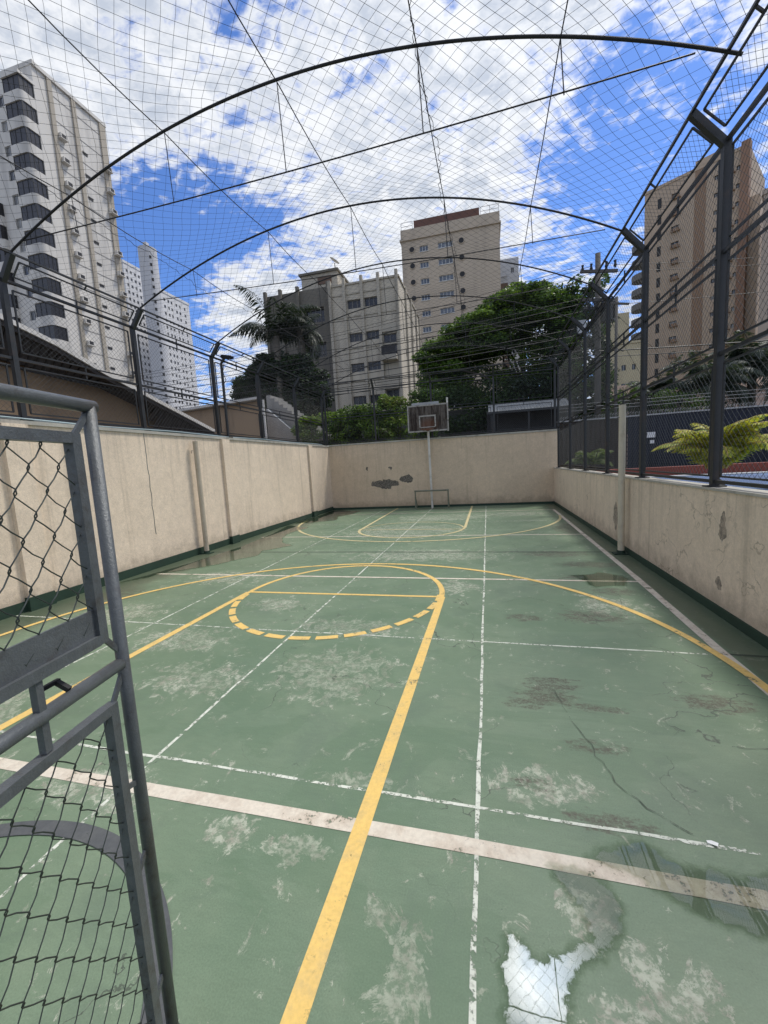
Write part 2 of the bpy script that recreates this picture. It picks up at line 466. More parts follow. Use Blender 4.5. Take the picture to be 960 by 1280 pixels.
def plaster(name, c, patches=(), bumpk=.5, axis='x', streaks=.3, crackk=0., pcol=((.20, .185, .16), (.05, .045, .04)), top=2.74):
    """sandy wall render: tone drift, rain streaks under the coping, splash dirt near the floor, patches where the paint has come off"""
    mt, t, out = newmat(name)
    p = t.world()
    lo = t.noise(p, .7, 4, .6); md = t.noise(p, 4.5, 6, .68); gr = t.noise(p, 55, 4, .65)
    c_ = t.scale(c, t.m('MULTIPLY_ADD', t.m('SUBTRACT', lo, .5), .35, 1))
    c_ = t.scale(c_, t.m('MULTIPLY_ADD', t.m('SUBTRACT', md, .5), .36, 1))
    c_ = t.scale(c_, t.m('MULTIPLY_ADD', t.m('SUBTRACT', gr, .5), .42, 1))
    c_ = t.scale(c_, t.m('MULTIPLY_ADD', t.m('SUBTRACT', t.noise(p, 19, 5, .7), .5), .45, 1))
    sp = t.new('ShaderNodeSeparateXYZ'); t.l.new(p, sp.inputs[0])
    st = t.noise(t.stretch(p, (2.6, 2.6, .12)), 1.6, 6, .65)
    c_ = t.mix(t.m('MULTIPLY', t.step(st, .53, .72), streaks), c_, (.17, .14, .10))
    s2 = t.m('MULTIPLY', t.step(t.noise(t.stretch(p, (5, 5, .10)), 2.2, 6, .7), .50, .66), t.step(t.m('ADD', sp.outputs[2], t.m('MULTIPLY', md, .5)), top-.75, top+.25))
    c_ = t.mix(t.m('MULTIPLY', s2, .26), c_, (.20, .175, .135))
    low = t.m('MULTIPLY', t.step(t.m('ADD', sp.outputs[2], t.m('MULTIPLY', md, .6)), .75, .35), .42)
    c_ = t.mix(low, c_, (.20, .155, .105))
    if crackk:
        nz = t.new('ShaderNodeTexNoise'); nz.inputs['Scale'].default_value = 2.4; nz.inputs['Detail'].default_value = 7; t.l.new(p, nz.inputs['Vector'])
        wp = t.v('ADD', p, t.v('MULTIPLY', t.v('SUBTRACT', nz.outputs['Color'], (.5, .5, .5)), (.9, .9, .9)))
        vc = t.new('ShaderNodeTexVoronoi', feature='DISTANCE_TO_EDGE'); t.l.new(wp, vc.inputs['Vector']); vc.inputs['Scale'].default_value = 1.3
        ck = t.m('MULTIPLY', t.step(vc.outputs['Distance'], .014, .003), t.step(t.noise(p, 1.1, 3), .46, .58))
        c_ = t.mix(t.m('MULTIPLY', ck, crackk), c_, (.09, .07, .05))
    h = t.m('ADD', t.m('MULTIPLY', gr, .6), t.m('MULTIPLY', md, .6))
    msk = None
    for cc, r in patches:
        wpx = t.v('ADD', p, t.v('MULTIPLY', t.v('SUBTRACT', nzc(t, p), (.5, .5, .5)), (.22, .22, .22)))
        d_ = t.v('MULTIPLY', t.v('SUBTRACT', wpx, cc), (1/r[0], 1/r[1], 1/r[2]))
        b = t.step(t.v('LENGTH', d_), 1.02, .93)
        msk = b if msk is None else t.m('MAXIMUM', msk, b)
    if msk is not None:
        pc = t.mix(t.step(t.noise(p, 16, 6, .75), .40, .62), pcol[0], pcol[1])
        c_ = t.mix(t.m('MULTIPLY', msk, .95), c_, pc)
        h = t.m('SUBTRACT', h, t.m('MULTIPLY', msk, 1.2))
    pbsdf(t, out, c_, .88, 0, t.bump(h, bumpk, .012), .25)
    return mt


def nzc(t, p):
    nz = t.new('ShaderNodeTexNoise'); nz.inputs['Scale'].default_value = 7; nz.inputs['Detail'].default_value = 6; t.l.new(p, nz.inputs['Vector'])
    return nz.outputs['Color']


# ------------------------------------------------------------------ ground
XL, XR, YB, YN = -6.65, 2.42, 16.75, -4.0
g = MB(); g.quad((-900, -300, -.06), (900, -300, -.06), (900, 1500, -.06), (-900, 1500, -.06))
structure(g.build('ground', basic('street_ground', (.13, .125, .115), .9, 0, .3, .3, 8)))
g = MB(); g.quad((XL-.1, YN, 0), (XR+.1, YN, 0), (XR+.1, YB+.1, 0), (XL-.1, YB+.1, 0))
structure(g.build('court_floor', floor_material()))
g = MB(); g.box(XR+.21, 30, YN, 17.4, -.05, 1.13)
structure(g.build('terrace', basic('terrace_paving', (.20, .185, .165), .85, 0, .25, 2, 20)))

# ---- painted markings
M_lw = line_material('worn_white_line', (.64, .58, .48), (.50, .42, .33), .575)
M_lthin = line_material('thin_white_joint', (.64, .66, .57), (.40, .42, .34), .515, 14)
M_ly = line_material('yellow_line', (.74, .50, .15), (.60, .43, .17), .585)
M_lyf = line_material('pale_yellow_line', (.56, .47, .24), (.50, .45, .27), .575)
M_ldk = line_material('dark_grey_line', (.075, .08, .085), (.10, .105, .105), .66)
M_joint = line_material('dark_joint', (.035, .05, .035), (.06, .075, .055), .60)
ZL = [0.0015]


def marking(pts, w, mat, wob=0.0):
    """one painted line as a thin sheet on the floor"""
    P = []
    for a, b in zip(pts[:-1], pts[1:]):
        L = math.dist(a, b); n = max(1, int(L/.25)) if wob else 1
        for i in range(n): P.append((a[0]+(b[0]-a[0])*i/n, a[1]+(b[1]-a[1])*i/n))
    P.append(pts[-1])
    zz = ZL[0]; ZL[0] += .00009
    if wob: P = [(x+random.uniform(-wob, wob)*.4, y+random.uniform(-wob, wob)*.4) for x, y in P]
    ws = [w*random.uniform(1-wob*18, 1+wob*18) if wob else w for _ in P]
    mb = MB(); mb.strip([(x, y, zz) for x, y in P], ws)
    return structure(mb.build('court_line', mat))


def arc(c, r, a0, a1, n=64, ry=None):
    ry = ry or r
    return [(c[0]+r*math.cos(R(a0+(a1-a0)*i/n)), c[1]+ry*math.sin(R(a0+(a1-a0)*i/n))) for i in range(n+1)]


# expansion joints, thin ragged white filler
for x in (-4.22, -2.22, -.12): marking([(x+.03, -3.9), (x, 16.7)], .022, M_lthin, .012)
for y in (2.03, 4.09): marking([(-6.6, y+.06), (1.15 if y < 3 else 1.97, y-.02)], .02, M_lthin, .012)
marking([(-6.6, 8.30), (2.4, 8.25)], .05, M_joint)
marking([(1.97, 4.09), (2.4, 4.08)], .03, M_joint)
marking([(-6.4, 12.45), (2.1, 12.4)], .02, M_lthin, .01)
# white lines
marking([(-6.3, 1.83), (-3.2, 1.80), (-.2, 1.795), (2.35, 1.77)], .085, M_lw, .002)
marking([(1.99, 1.0), (2.0, 4.2), (2.06, 6.5), (2.14, 14.9)], .085, M_lw, .002)
marking([(-6.28, 6.38), (2.05, 6.33)], .055, M_lw, .003)
marking([(-6.28, 10.2), (2.1, 10.12)], .055, M_lw, .003)
marking([(-6.2, 14.95), (2.16, 14.9)], .055, M_lw, .003)
# yellow: keys, free throw circles, three point arcs
KC = -2.17
marking([(-.70, -2.5), (-.68, 1.97), (-.66, 5.45)], .088, M_ly)
marking([(-3.70, -2.5), (-3.70, 3.3), (-3.66, 5.45)], .088, M_ly)
marking(arc((KC+.01, 5.45), 1.49, 0, 180, 64, 1.66), .075, M_ly)
marking([(-3.62, 5.45), (-.70, 5.45)], .06, M_ly)
for k in range(15):
    a = 184 + k*12.1
    marking(arc((KC+.01, 5.45), 1.47, a, a+9.6, 6, 1.52), .085, M_ly)
marking([(2.005, 3.35)] + arc((-1.98, 3.35), 3.99, 2, 178, 96, 3.9) + [(-5.97, 3.3), (-5.97, .5)], .075, M_ly)
marking([(-.66, 16.7), (-.66, 11.35)], .075, M_lyf)
marking([(-3.72, 16.7), (-3.66, 11.35)], .075, M_lyf)
marking(arc((KC, 11.35), 1.5, 180, 360, 64, 1.44), .075, M_lyf)
marking([(-3.62, 11.2), (-.70, 11.1)], .05, M_lyf)
marking(arc((KC, 11.3), 1.46, 3, 177, 40, 1.25), .045, M_lyf)
marking(arc((-2.12, 13.6), 4.22, 182, 358, 96, 4.2), .075, M_lyf)
# dark ring by the gate
marking(arc((-2.17, .27), 1.21, -60, 240, 96), .09, M_ldk)
# long wandering cracks across the right half of the floor
M_crack = line_material('floor_crack', (.055, .07, .05), (.20, .22, .17), .50, 9)
def crack_line(pts, w=.0055):
    P = []
    for a, b in zip(pts[:-1], pts[1:]):
        n = max(2, int(math.dist(a, b)/.05))
        for i in range(n):
            P.append((a[0]+(b[0]-a[0])*i/n+random.gauss(0, .009), a[1]+(b[1]-a[1])*i/n+random.gauss(0, .009)))
    zz = ZL[0]; ZL[0] += .00009
    mb = MB(); mb.strip([(x, y, zz) for x, y in P], [w*random.uniform(.3, 1.3) for _ in P])
    structure(mb.build('floor_crack', M_crack))
crack_line([(.45, 3.3), (.52, 2.9), (.62, 2.5), (.66, 2.3), (.8, 2.15), (.95, 2.02)])
crack_line([(.75, 5.2), (1.0, 5.0), (1.1, 4.75), (1.4, 4.72), (1.75, 4.75)])
crack_line([(.1, 5.3), (.5, 5.5), (.7, 5.35), (.9, 5.2)], .007)
crack_line([(1.0, 5.9), (1.35, 6.0), (1.6, 5.7), (1.5, 5.2)], .007)
crack_line([(1.3, 2.75), (1.7, 2.8), (2.0, 2.74)], .006)

# ---- puddles
M_water = water_material()
def outline(pts, rough=.12, depth=3):
    pts = [Vector(p) for p in pts]
    for _ in range(depth):
        q = []
        for i, a in enumerate(pts):
            b = pts[(i+1) % len(pts)]; dd = b-a
            q += [a, (a+b)/2 + Vector((-dd.y, dd.x))*random.gauss(0, rough)]
        pts = q
    return pts
def puddle(pts, rough=.12, depth=2):
    o = np.array([(p.x, p.y) for p in outline(pts, rough*.6, depth)])
    q = np.roll(o, -1, 0)
    lo, hi = o.min(0)-.06, o.max(0)+.06
    st = max(.012, (hi-lo).max()/110)
    xs = np.arange(lo[0], hi[0], st); ys = np.arange(lo[1], hi[1], st)
    X, Y = np.meshgrid(xs, ys, indexing='ij'); P = np.stack([X.ravel(), Y.ravel()], 1)
    d_ = q-o; L2 = (d_**2).sum(1)
    tt = np.clip(((P[:, None]-o[None])*d_[None]).sum(2)/L2, 0, 1)
    dist = np.sqrt((((P[:, None]-o[None])-tt[..., None]*d_[None])**2).sum(2)).min(1)
    cr = ((o[None, :, 1] > P[:, None, 1]) != (q[None, :, 1] > P[:, None, 1])) & (P[:, None, 0] < (q[:, 0]-o[:, 0])[None]*(P[:, None, 1]-o[None, :, 1])/((q[:, 1]-o[:, 1])[None]+1e-12)+o[None, :, 0])
    sd = np.where(cr.sum(1) % 2 == 1, dist, -dist)
    ny = len(ys); keep = {}; V = []; F = []; A = []
    ok = sd > -.05
    def vid(i):
        if i not in keep: keep[i] = len(V); V.append((P[i, 0], P[i, 1], .0075)); A.append(float(sd[i]))
        return keep[i]
    for i in range(len(xs)-1):
        for j in range(ny-1):
            c = (i*ny+j, (i+1)*ny+j, (i+1)*ny+j+1, i*ny+j+1)
            if all(ok[k] for k in c): F.append(tuple(vid(k) for k in c))
    me = bpy.data.meshes.new('puddle'); me.from_pydata(V, [], F); me.materials.append(M_water)
    at = me.attributes.new('depth', 'FLOAT', 'POINT'); at.data.foreach_set('value', A)
    ob = bpy.data.objects.new('puddle', me); COL.objects.link(ob)
    return structure(ob)
puddle([(.03, 1.46), (.00, 1.33), (.01, 1.1), (.2, 1.08), (.21, 1.24), (.27, 1.38), (.35, 1.42), (.44, 1.50), (.48, 1.60), (.45, 1.73), (.36, 1.76), (.22, 1.76), (.30, 1.62), (.33, 1.5), (.24, 1.44), (.13, 1.38)], .09)
puddle([(.40, 1.84), (.47, 1.90), (.62, 1.97), (.72, 1.93), (.83, 1.87), (1.0, 1.86), (1.25, 1.95), (1.6, 1.8), (1.5, 1.62), (1.1, 1.64), (.86, 1.64), (.72, 1.69), (.64, 1.74), (.56, 1.80)], .09)
puddle([(-6.58, 12.4), (-5.6, 11.9), (-5.7, 10.6), (-5.2, 9.4), (-4.7, 9.0), (-5.2, 8.4), (-5.0, 7.9), (-5.4, 7.2), (-5.6, 6.9), (-6.2, 6.4), (-6.58, 5.4)], .10)
puddle([(-6.55, 16.3), (-5.1, 16.0), (-5.2, 15.0), (-5.5, 14.2), (-5.3, 13.4), (-6.0, 12.9), (-6.55, 12.8)], .10)
puddle([(1.2, 6.6), (1.6, 6.8), (1.9, 6.6), (1.8, 6.1), (1.4, 6.0)], .14)
# a fallen scrap of white paint chip
mb = MB(); mb.poly([(.95, 2.015, .008), (.985, 2.0, .010), (.995, 2.018, .012), (.97, 2.03, .010), (.95, 2.027, .009)])
tag(mb.build('paint_flake', basic('flake', (.8, .8, .78), .6)), 'small white paint flake lying on the thin white floor joint at right', 'flake')

# ------------------------------------------------------------------ boundary walls
M_wl = plaster('beige_plaster_rough', (.74, .61, .47), (), .8, streaks=.30)
M_wb = plaster('beige_plaster_end', (.62, .495, .36), (((-4.25, 16.75, 1.06), (.62, 1, .16)), ((-4.2, 16.75, .94), (.26, 1, .13)), ((-3.3, 16.75, 1.22), (.30, 1, .16)),
                                                     ((-5.0, 16.75, 1.75), (.06, 1, .08)), ((-3.97, 16.75, 1.69), (.07, 1, .08))), .45, streaks=.22)
M_wr = plaster('beige_plaster_cracked', (.70, .575, .445), (((2.42, 8.88, .58), (1, .14, .27)), ((2.42, 5.08, .98), (1, .06, .16)), ((2.42, 4.1, .42), (1, .04, .1)), ((2.42, 5.1, .35), (1, .06, .07))), .6, streaks=.3, crackk=.4, top=1.36, pcol=((.40, .33, .26), (.17, .145, .12)))
M_cope = basic('weathered_coping', (.40, .38, .33), .85, 0, .3, 3, 25, .3, (.16, .15, .13), .7)
M_base = basic('green_skirting', (.022, .048, .031), .6, 0, .3, 3, 30, .15, (.02, .035, .025), .6)

wl = thing('boundary_wall', 'tall rough beige wall with pilasters down the left side of the court', 'wall', (XL, 6, 0))
def loc(mb, name, mat, par, smooth=False):            # geometry given in world space, parented to a located thing
    o = mb.build(name, mat, par, smooth)
    o.matrix_parent_inverse = Matrix.Translation(par.location).inverted() if par.rotation_euler.z == 0 else par.matrix_basis.inverted()
    return o
mb = MB(); mb.box(XL-.22, XL, YN, YB, -.05, 2.74); loc(mb, 'wall_face', M_wl, wl)
mb = MB(); mb.box(XL-.25, XL+.03, YN, YB-.02, 2.742, 2.80); loc(mb, 'coping', M_cope, wl)
mb = MB(); mb.box(XL-.1, XL+.018, YN, YB-.03, -.03, .155); loc(mb, 'skirting', M_base, wl)
for y, w in ((-.9, .3), (4.5, .34), (9.42, .30), (14.68, .30)):
    mb = MB(); mb.box(XL-.1, XL+.075, y-w/2, y+w/2, .203, 2.74); loc(mb, 'pilaster', M_wl, wl)
    mb = MB(); mb.box(XL-.1, XL+.095, y-w/2-.015, y+w/2+.015, -.02, .205); loc(mb, 'pilaster_skirting', M_base, wl)
mb = MB(); mb.tube([(XL+.004, 6.86+random.gauss(0, .006), 2.74-.12*i) for i in range(18)], .006, 5); loc(mb, 'vertical_crack', M_concrete, wl)

wb = thing('boundary_wall', 'smooth tan end wall with flaked dark patches behind the basketball hoop', 'wall', (-2, YB, 0))
mb = MB(); mb.box(XL-.22, XR+.21, YB, YB+.22, -.05, 2.76); loc(mb, 'wall_face', M_wb, wb)
mb = MB(); mb.box(XL-.24, XR+.23, YB-.03, YB+.25, 2.762, 2.825); loc(mb, 'coping', M_cope, wb)
mb = MB(); mb.box(XL, XR, YB-.018, YB+.05, -.03, .09); loc(mb, 'skirting', M_base, wb)

wr = thing('boundary_wall', 'low cracked beige wall carrying the tall fence along the right side', 'wall', (XR, 6, 0))
mb = MB(); mb.box(XR, XR+.2, YN, YB, -.05, 1.36); loc(mb, 'wall_face', M_wr, wr)
mb = MB(); mb.box(XR-.015, XR+.215, YN, YB-.03, 1.362, 1.39); loc(mb, 'coping', M_cope, wr)
mb = MB(); mb.box(XR-.02, XR+.05, YN, YB-.03, -.03, .105); loc(mb, 'skirting', M_base, wr)

# blue-grey cables lying along the top of the left wall
for k, (dx, c) in enumerate(((.0, (.16, .26, .30)), (.035, (.30, .38, .40)), (-.04, (.08, .10, .12)))):
    mb = MB(); mb.tube([(XL+dx-.03, y, 2.812+.012*math.sin(y*1.7+k)+.012) for y in np.arange(-1, 16.5, .5)], .012, 6)
    tag(mb.build('cable', basic('cable_tint_%d' % k, c, .5)), ['pale teal cable lying in the middle along the top of left wall', 'light grey cable lying nearest the court along the left wall top', 'dark cable lying at the fence foot along the left wall top'][k], 'cable', 'cables along the wall top')

# ------------------------------------------------------------------ volleyball posts, hoop, pipe frame
def volley(x, y, h, mat, lab):
    o = thing('volleyball_post', lab, 'post', (x, y, 0), 0, 'volleyball posts')
    mb = MB(); mb.tube([(0, 0, 0), (0, 0, h)], .055, 16); mb.tube([(0, 0, h), (0, 0, h+.012)], .058, 16); mb.build('pole', mat, o)
    mb = MB(); mb.box(-.13, .13, -.09, .09, 0.002, .02); mb.tube([(0, 0, .02), (0, 0, .07)], .068, 12); mb.build('base_plate', M_base, o)
    mb = MB(); mb.tube([(-.055, -.04, h-.2), (-.09, -.05, h-.2), (-.09, -.05, h-.26)], .006, 6); mb.build('hook', M_fence, o)
    return o
M_vp = basic('cream_pole_paint', (.55, .49, .38), .5, 0, .12, 4, 30, .05, (.3, .24, .16), .4)
volley(2.30, 8.1, 2.64, M_vp, 'cream round post standing against the low right wall')
volley(XL+.14, 8.16, 2.62, basic('beige_pole_paint', (.46, .39, .30), .6, 0, .15, 4, 30, .05, (.25, .2, .14), .5), 'beige round post standing against the tall left wall')

hp = thing('basketball_hoop', 'weathered brown basketball backboard on a thin white pole at far end', 'basketball hoop', (-2.24, 16.5, 0))
mb = MB(); mb.tube([(0, 0, 0), (-.04, 0, 3.0), (-.04, .12, 3.9)], .045, 12); mb.build('pole', M_white, hp)
for pts, r in (([(-.03, 0, 3.0), (-.03, -.3, 3.15)], .025), ([(-.03, .06, 3.5), (-.03, -.3, 3.75)], .025), ([(.78, -.31, 3.02), (.78, -.31, 4.28)], .035)):
    mb = MB(); mb.tube(pts, r, 8); mb.build('brace', M_white, hp)
def board_material():
    mt, t, out = newmat('rotten_plywood')
    p = t.world()
    q = t.stretch(p, (9, 9, .9))
    n = t.noise(q, 1.2, 8, .72); f = t.noise(p, 12, 6, .7)
    c = t.mix(t.step(n, .4, .62), (.035, .026, .022), (.13, .112, .098))
    c = t.mix(t.m('MULTIPLY', t.step(f, .52, .66), .6), c, (.03, .022, .018))
    c = t.mix(t.m('MULTIPLY', t.blob(p, (-2.2, 16.1, 3.3), (.5, 1, .35)), .5), c, (.14, .05, .025))
    pbsdf(t, out, c, .85, 0, t.bump(n, .5, .01), .2)
    return mt
bx0, bx1, bz0, bz1 = -.78, .82, 3.04, 4.08
mb = MB(); mb.box(bx0, bx1, -.36, -.33, bz0, bz1); bb = mb.build('backboard', board_material(), hp)
M_bfr = basic('chipped_white_border', (.36, .34, .31), .7, 0, .4, 9, 50, .2, (.09, .07, .055), .95)
mb = MB()
for a in ((bx0, bx1, -.372, -.362, bz0, bz0+.055), (bx0, bx1, -.372, -.362, bz1-.055, bz1), (bx0, bx0+.05, -.373, -.363, bz0+.055, bz1-.055), (bx1-.05, bx1, -.373, -.363, bz0+.055, bz1-.055)): mb.box(*a)
for a in ((-.33, .33, -.372, -.362, 3.62, 3.67), (-.33, -.28, -.373, -.363, 3.22, 3.62), (.28, .33, -.373, -.363, 3.22, 3.62), (-.28, .28, -.3725, -.3625, 3.20, 3.23)): mb.box(*a)
o = mb.build('painted_border', M_bfr, bb)
mb = MB(); mb.box(bx0+.18, .45, -.34, -.26, bz1+.003, bz1+.09); mb.build('top_cap', M_conc_light, hp)
mb = MB(); mb.tube([(.225*math.cos(a), -.64+.225*math.sin(a), 3.1) for a in np.linspace(0, 2*math.pi, 25)], .012, 6); mb.bar((0, -.36, 3.1), (0, -.42, 3.1), .12, .06)
mb.build('rim', basic('rusty_rim', (.13, .055, .03), .8), hp)

M_rack = basic('dull_green_pipe', (.19, .20, .15), .6, .1, .2, 5, 40, 0, (.12, .09, .06), .6)
rk = thing('pipe_frame', 'small low pipe goal frame standing in front of hoop pole', 'frame', (-2.22, 16.28, 0))
for sx in (-.66, .66):
    mb = MB(); mb.tube([(sx, 0, 0), (sx, 0, .70)], .03, 10); mb.build('leg', M_rack, rk)
mb = MB(); mb.tube([(-.69, 0, .72), (.69, 0, .72)], .034, 10); mb.build('crossbar', M_rack, rk)
mb = MB(); mb.tube([(-.66, 0, .55), (-.66, .4, .02)], .018, 8); mb.tube([(.66, 0, .55), (.66, .4, .02)], .018, 8); mb.build('back_stay', M_rack, rk)

# ------------------------------------------------------------------ fences
def chainlink(mb, o, u, w, s0, s1, z0, z1, pitch, r):
    """crossing diagonal wires filling the rectangle (s along u, z along w)"""
    o = Vector(o); u = Vector(u); w = Vector(w); nrm = u.cross(w).normalized()
    W_, H_ = s1-s0, z1-z0
    for sgn in (1, -1):
        off = nrm*(r*.9*sgn)
        k = -H_ + pitch*.5
        while k < W_:
            a0, a1 = max(0, -k), min(H_, W_-k)
            if a1-a0 > .02:
                pa = (k+a0, a0); pb = (k+a1, a1)
                if sgn < 0: pa = (W_-pa[0], pa[1]); pb = (W_-pb[0], pb[1])
                P = o+u*(s0+pa[0])+w*(z0+pa[1])+off; Q = o+u*(s0+pb[0])+w*(z0+pb[1])+off
                mb.tube([P, Q], r, 3, False)
            k += pitch


def fence(label, base, u, posts, zb, zm, zt, arm, gaps=(), pitch=.085, base_z=None, midrail2=True):
    """posts: distances along u. arm: inward unit step (horizontal vector, rise)"""
    u = Vector(u); base = Vector(base)
    f = thing('chain_link_fence', label, 'fence', tuple(base + u*posts[len(posts)//2] + Vector((0, 0, zb))))
    Z = Vector((0, 0, 1)); inn = Vector(arm[0]); ah = Vector((inn.x, inn.y, arm[1]))
    P = lambda s, z, k=0.0: base + u*s + Z*z + ah*k
    nrm = u.cross(Z).normalized()
    for s in posts:
        mb = MB(); mb.bar(P(s, zb-.02), P(s, zt), .072, .072, up=nrm); mb.bar(P(s, zb-.02) , P(s, zb+.005), .17, .17, up=nrm); po = loc(mb, 'post', M_fence, f)
        mb = MB(); mb.bar(P(s, zt-.04), P(s, zt, 1.0), .07, .07, up=u); ao = mb.build('arm', M_fence, po)
    a, b = posts[0], posts[-1]
    for z, nm, r in ((zt, 'top_rail', .019), (zm, 'middle_rail', .019), (zb+.05, 'bottom_rail', .018)):
        mb = MB(); mb.bar(P(a, z), P(b, z), r*2, r*2); loc(mb, nm, M_fence, f)
    mb = MB(); mb.bar(P(a, zt, 1.0), P(b, zt, 1.0), .027, .027); loc(mb, 'arm_rail', M_fence, f)
    for s0, s1 in zip(posts[:-1], posts[1:]):
        if s1 - s0 < .6: continue
        i0, i1 = s0+.12, s1-.12
        ms = (s0+s1)/2
        mb = MB()
        for z0, z1 in ((zb+.11, zm-.11), (zm+.11, zt-.11)):
            for p, q in (((i0, z0), (i1, z0)), ((i0, z1), (i1, z1)), ((i0, z0), (i0, z1)), ((i1, z0), (i1, z1))):
                mb.bar(P(*p), P(*q), .02, .02, up=nrm)
        for z in (zm, zt):
            mb.bar(P(ms, z-.11), P(ms, z+.11), .02, .02, up=nrm)
        # little frame of the sloping top
        k0, k1 = .22, .80
        for p, q in (((i0, zt, k0), (i1, zt, k0)), ((i0, zt, k1), (i1, zt, k1)), ((i0, zt, k0), (i0, zt, k1)), ((i1, zt, k0), (i1, zt, k1)), ((ms, zt, k1), (ms, zt, 1.0))):
            mb.bar(P(*p), P(*q), .018, .018, up=nrm)
        loc(mb, 'bay_frame', M_fence, f)
        mb = MB()
        chainlink(mb, base, u, Z, i0, i1, zb+.11, zm-.11, pitch, .0019)
        chainlink(mb, base, u, Z, i0, i1, zm+.11, zt-.11, pitch, .0019)
        la = ah.length
        chainlink(mb, base+Z*zt, u, ah/la, i0, i1, k0*la, k1*la, pitch, .0019)
        loc(mb, 'wire_mesh', M_wire, f)
    return f


LP = [-2.2, .1, 2.4, 4.75, 7.0, 9.4, 11.55, 14.0, 16.55]
RP = [-3.1, -.95, 1.2, 3.32, 5.45, 7.72, 9.8, 11.9, 13.92, 16.1]
BP = [-6.75, -4.55, -2.16, .28, 2.5]
fence('dark grey chain-link fence with inward arms on top of the left wall', (-6.75, 0, 0), (0, 1, 0), LP, 2.82, 3.72, 4.83, ((.26, 0, 0), .31))
fence('tall dark grey chain-link fence with inward arms on the low right wall', (2.5, 0, 0), (0, 1, 0), RP, 1.40, 2.85, 5.0, ((-.33, 0, 0), .34))
fb = fence('chain-link fence on the end wall behind the backboard', (0, 16.86, 0), (1, 0, 0), BP, 2.84, 3.95, 5.05, ((0, -.24, 0), .32), pitch=.08)
# upper middle rail pair on the right fence
rf = [o for o in bpy.data.objects if o.name.startswith('chain_link_fence') and 'right' in o['label']][0]
mb = MB(); mb.bar((2.5, RP[0], 3.9), (2.5, RP[-1], 3.9), .036, .036)
for s0, s1 in zip(RP[:-1], RP[1:]):
    mb.bar((2.5, s0+.13, 4.02), (2.5, s1-.13, 4.02), .022); mb.bar((2.5, s0+.13, 3.78), (2.5, s1-.13, 3.78), .022)
    mb.bar((2.5, (s0+s1)/2, 3.78), (2.5, (s0+s1)/2, 4.02), .02)
loc(mb, 'upper_middle_rail', M_fence, rf)

cp = thing('camera_post', 'thin dark post with a small surveillance camera beside the left fence', 'camera post', (-6.70, 9.72, 2.80))
mb = MB(); mb.tube([(0, 0, 0), (0, 0, 1.92), (.10, .02, 2.06)], .035, 10); mb.box(-.08, .08, -.08, .08, -.0, .02); mb.build('pole', M_fence, cp)
mb = MB(); mb.bar((.02, 0, 2.10), (.28, .06, 2.06), .09, .08); mb.tube([(.28, .06, 2.06), (.33, .07, 2.05)], .035, 8); mb.build('camera_body', M_cable, cp)
mb = MB(); mb.tube([(.02, 0, 1.4), (.08, .02, 1.5), (.03, 0, 1.7), (.09, .02, 2.0)], .008, 5); mb.build('camera_cable', M_cable, cp)

# ------------------------------------------------------------------ roof arches, cables, net
ARCH = [(2.3, 3.2, 1.0), (4.75, 4.75, 1.0), (7.0, 7.72, 1.12), (9.4, 9.8, 1.15), (11.55, 11.9, 1.12), (14.0, 13.92, 1.08), (16.5, 16.1, .95)]
XA0, XA1, ZA0, ZA1 = -6.50, 2.17, 5.16, 5.32
names = ['steel roof arch hidden above the photographer behind the nearest one', 'nearest thick steel roof arch sweeping across the upper sky', 'second steel roof arch, ending on the right fence arm before the utility pole',
         'third steel roof arch, crossing in front of the concrete building roof', 'fourth steel roof arch, crossing the middle of the concrete building', 'fifth thin steel roof arch, crossing low before the big tree', 'last steel roof arch, close above the end wall fence']
def arch_pt(k, u):
    y0, y1, h = ARCH[k]
    return Vector((XA0+(XA1-XA0)*u, y0+(y1-y0)*u, ZA0+(ZA1-ZA0)*u + 4*h*u*(1-u)))
CX = [-5.3, -3.75, -2.2, -.6, .78]
for k, (y0, y1, h) in enumerate(ARCH):
    if k == 0: continue                            # above and behind the picture
    a = thing('roof_arch', names[k], 'roof arch', tuple(arch_pt(k, 0)), 0, 'steel arches over the court')
    mb = MB(); mb.tube([arch_pt(k, -.012 + 1.024*i/56) for i in range(57)], .0155 if k < 3 else .0145, 8); loc(mb, 'arch_pipe', M_cable, a)
    A, B = arch_pt(k, .03), arch_pt(k, .97); 
    mb = MB()
    zt_ = (A.z+B.z)/2
    A.z = ZA0+.1; B.z = ZA1+.06
    mb.tube([A.lerp(B, i/12) - Vector((0, 0, .05*math.sin(math.pi*i/12))) for i in range(13)], .008, 5); loc(mb, 'tie_cable', M_cable, a)
    for x in CX:
        u = (x-XA0)/(XA1-XA0); p = arch_pt(k, u); q = A.lerp(B, (x-A.x)/(B.x-A.x))
        mb = MB(); mb.tube([p, (q.x+.03, q.y, q.z-.045)], .006, 4); loc(mb, 'hanger', M_cable, a)
lab = ['roof cable nearest the left fence, running the length of the court', 'second roof cable from the left, running lengthwise over the court', 'middle one of the five lengthwise roof cables', 'fourth roof cable from the left, passing above the tower in the centre', 'roof cable nearest the right fence, passing above the big tree']
for j, x in enumerate(CX):
    u = (x-XA0)/(XA1-XA0)
    P = []
    pts = [arch_pt(k, u) for k in range(len(ARCH))]
    pts = [pts[0]+Vector((0, -2.4, -.1))] + pts
    for a, b in zip(pts[:-1], pts[1:]):
        for i in range(5): P.append(a.lerp(b, i/5) - Vector((0, 0, .05*math.sin(math.pi*i/5))))
    P.append(pts[-1])
    mb = MB(); mb.tube([p+Vector((0, 0, -.02)) for p in P], .0065, 5)
    tag(mb.build('roof_cable', M_cable), lab[j], 'cable', 'lengthwise cables under the net')


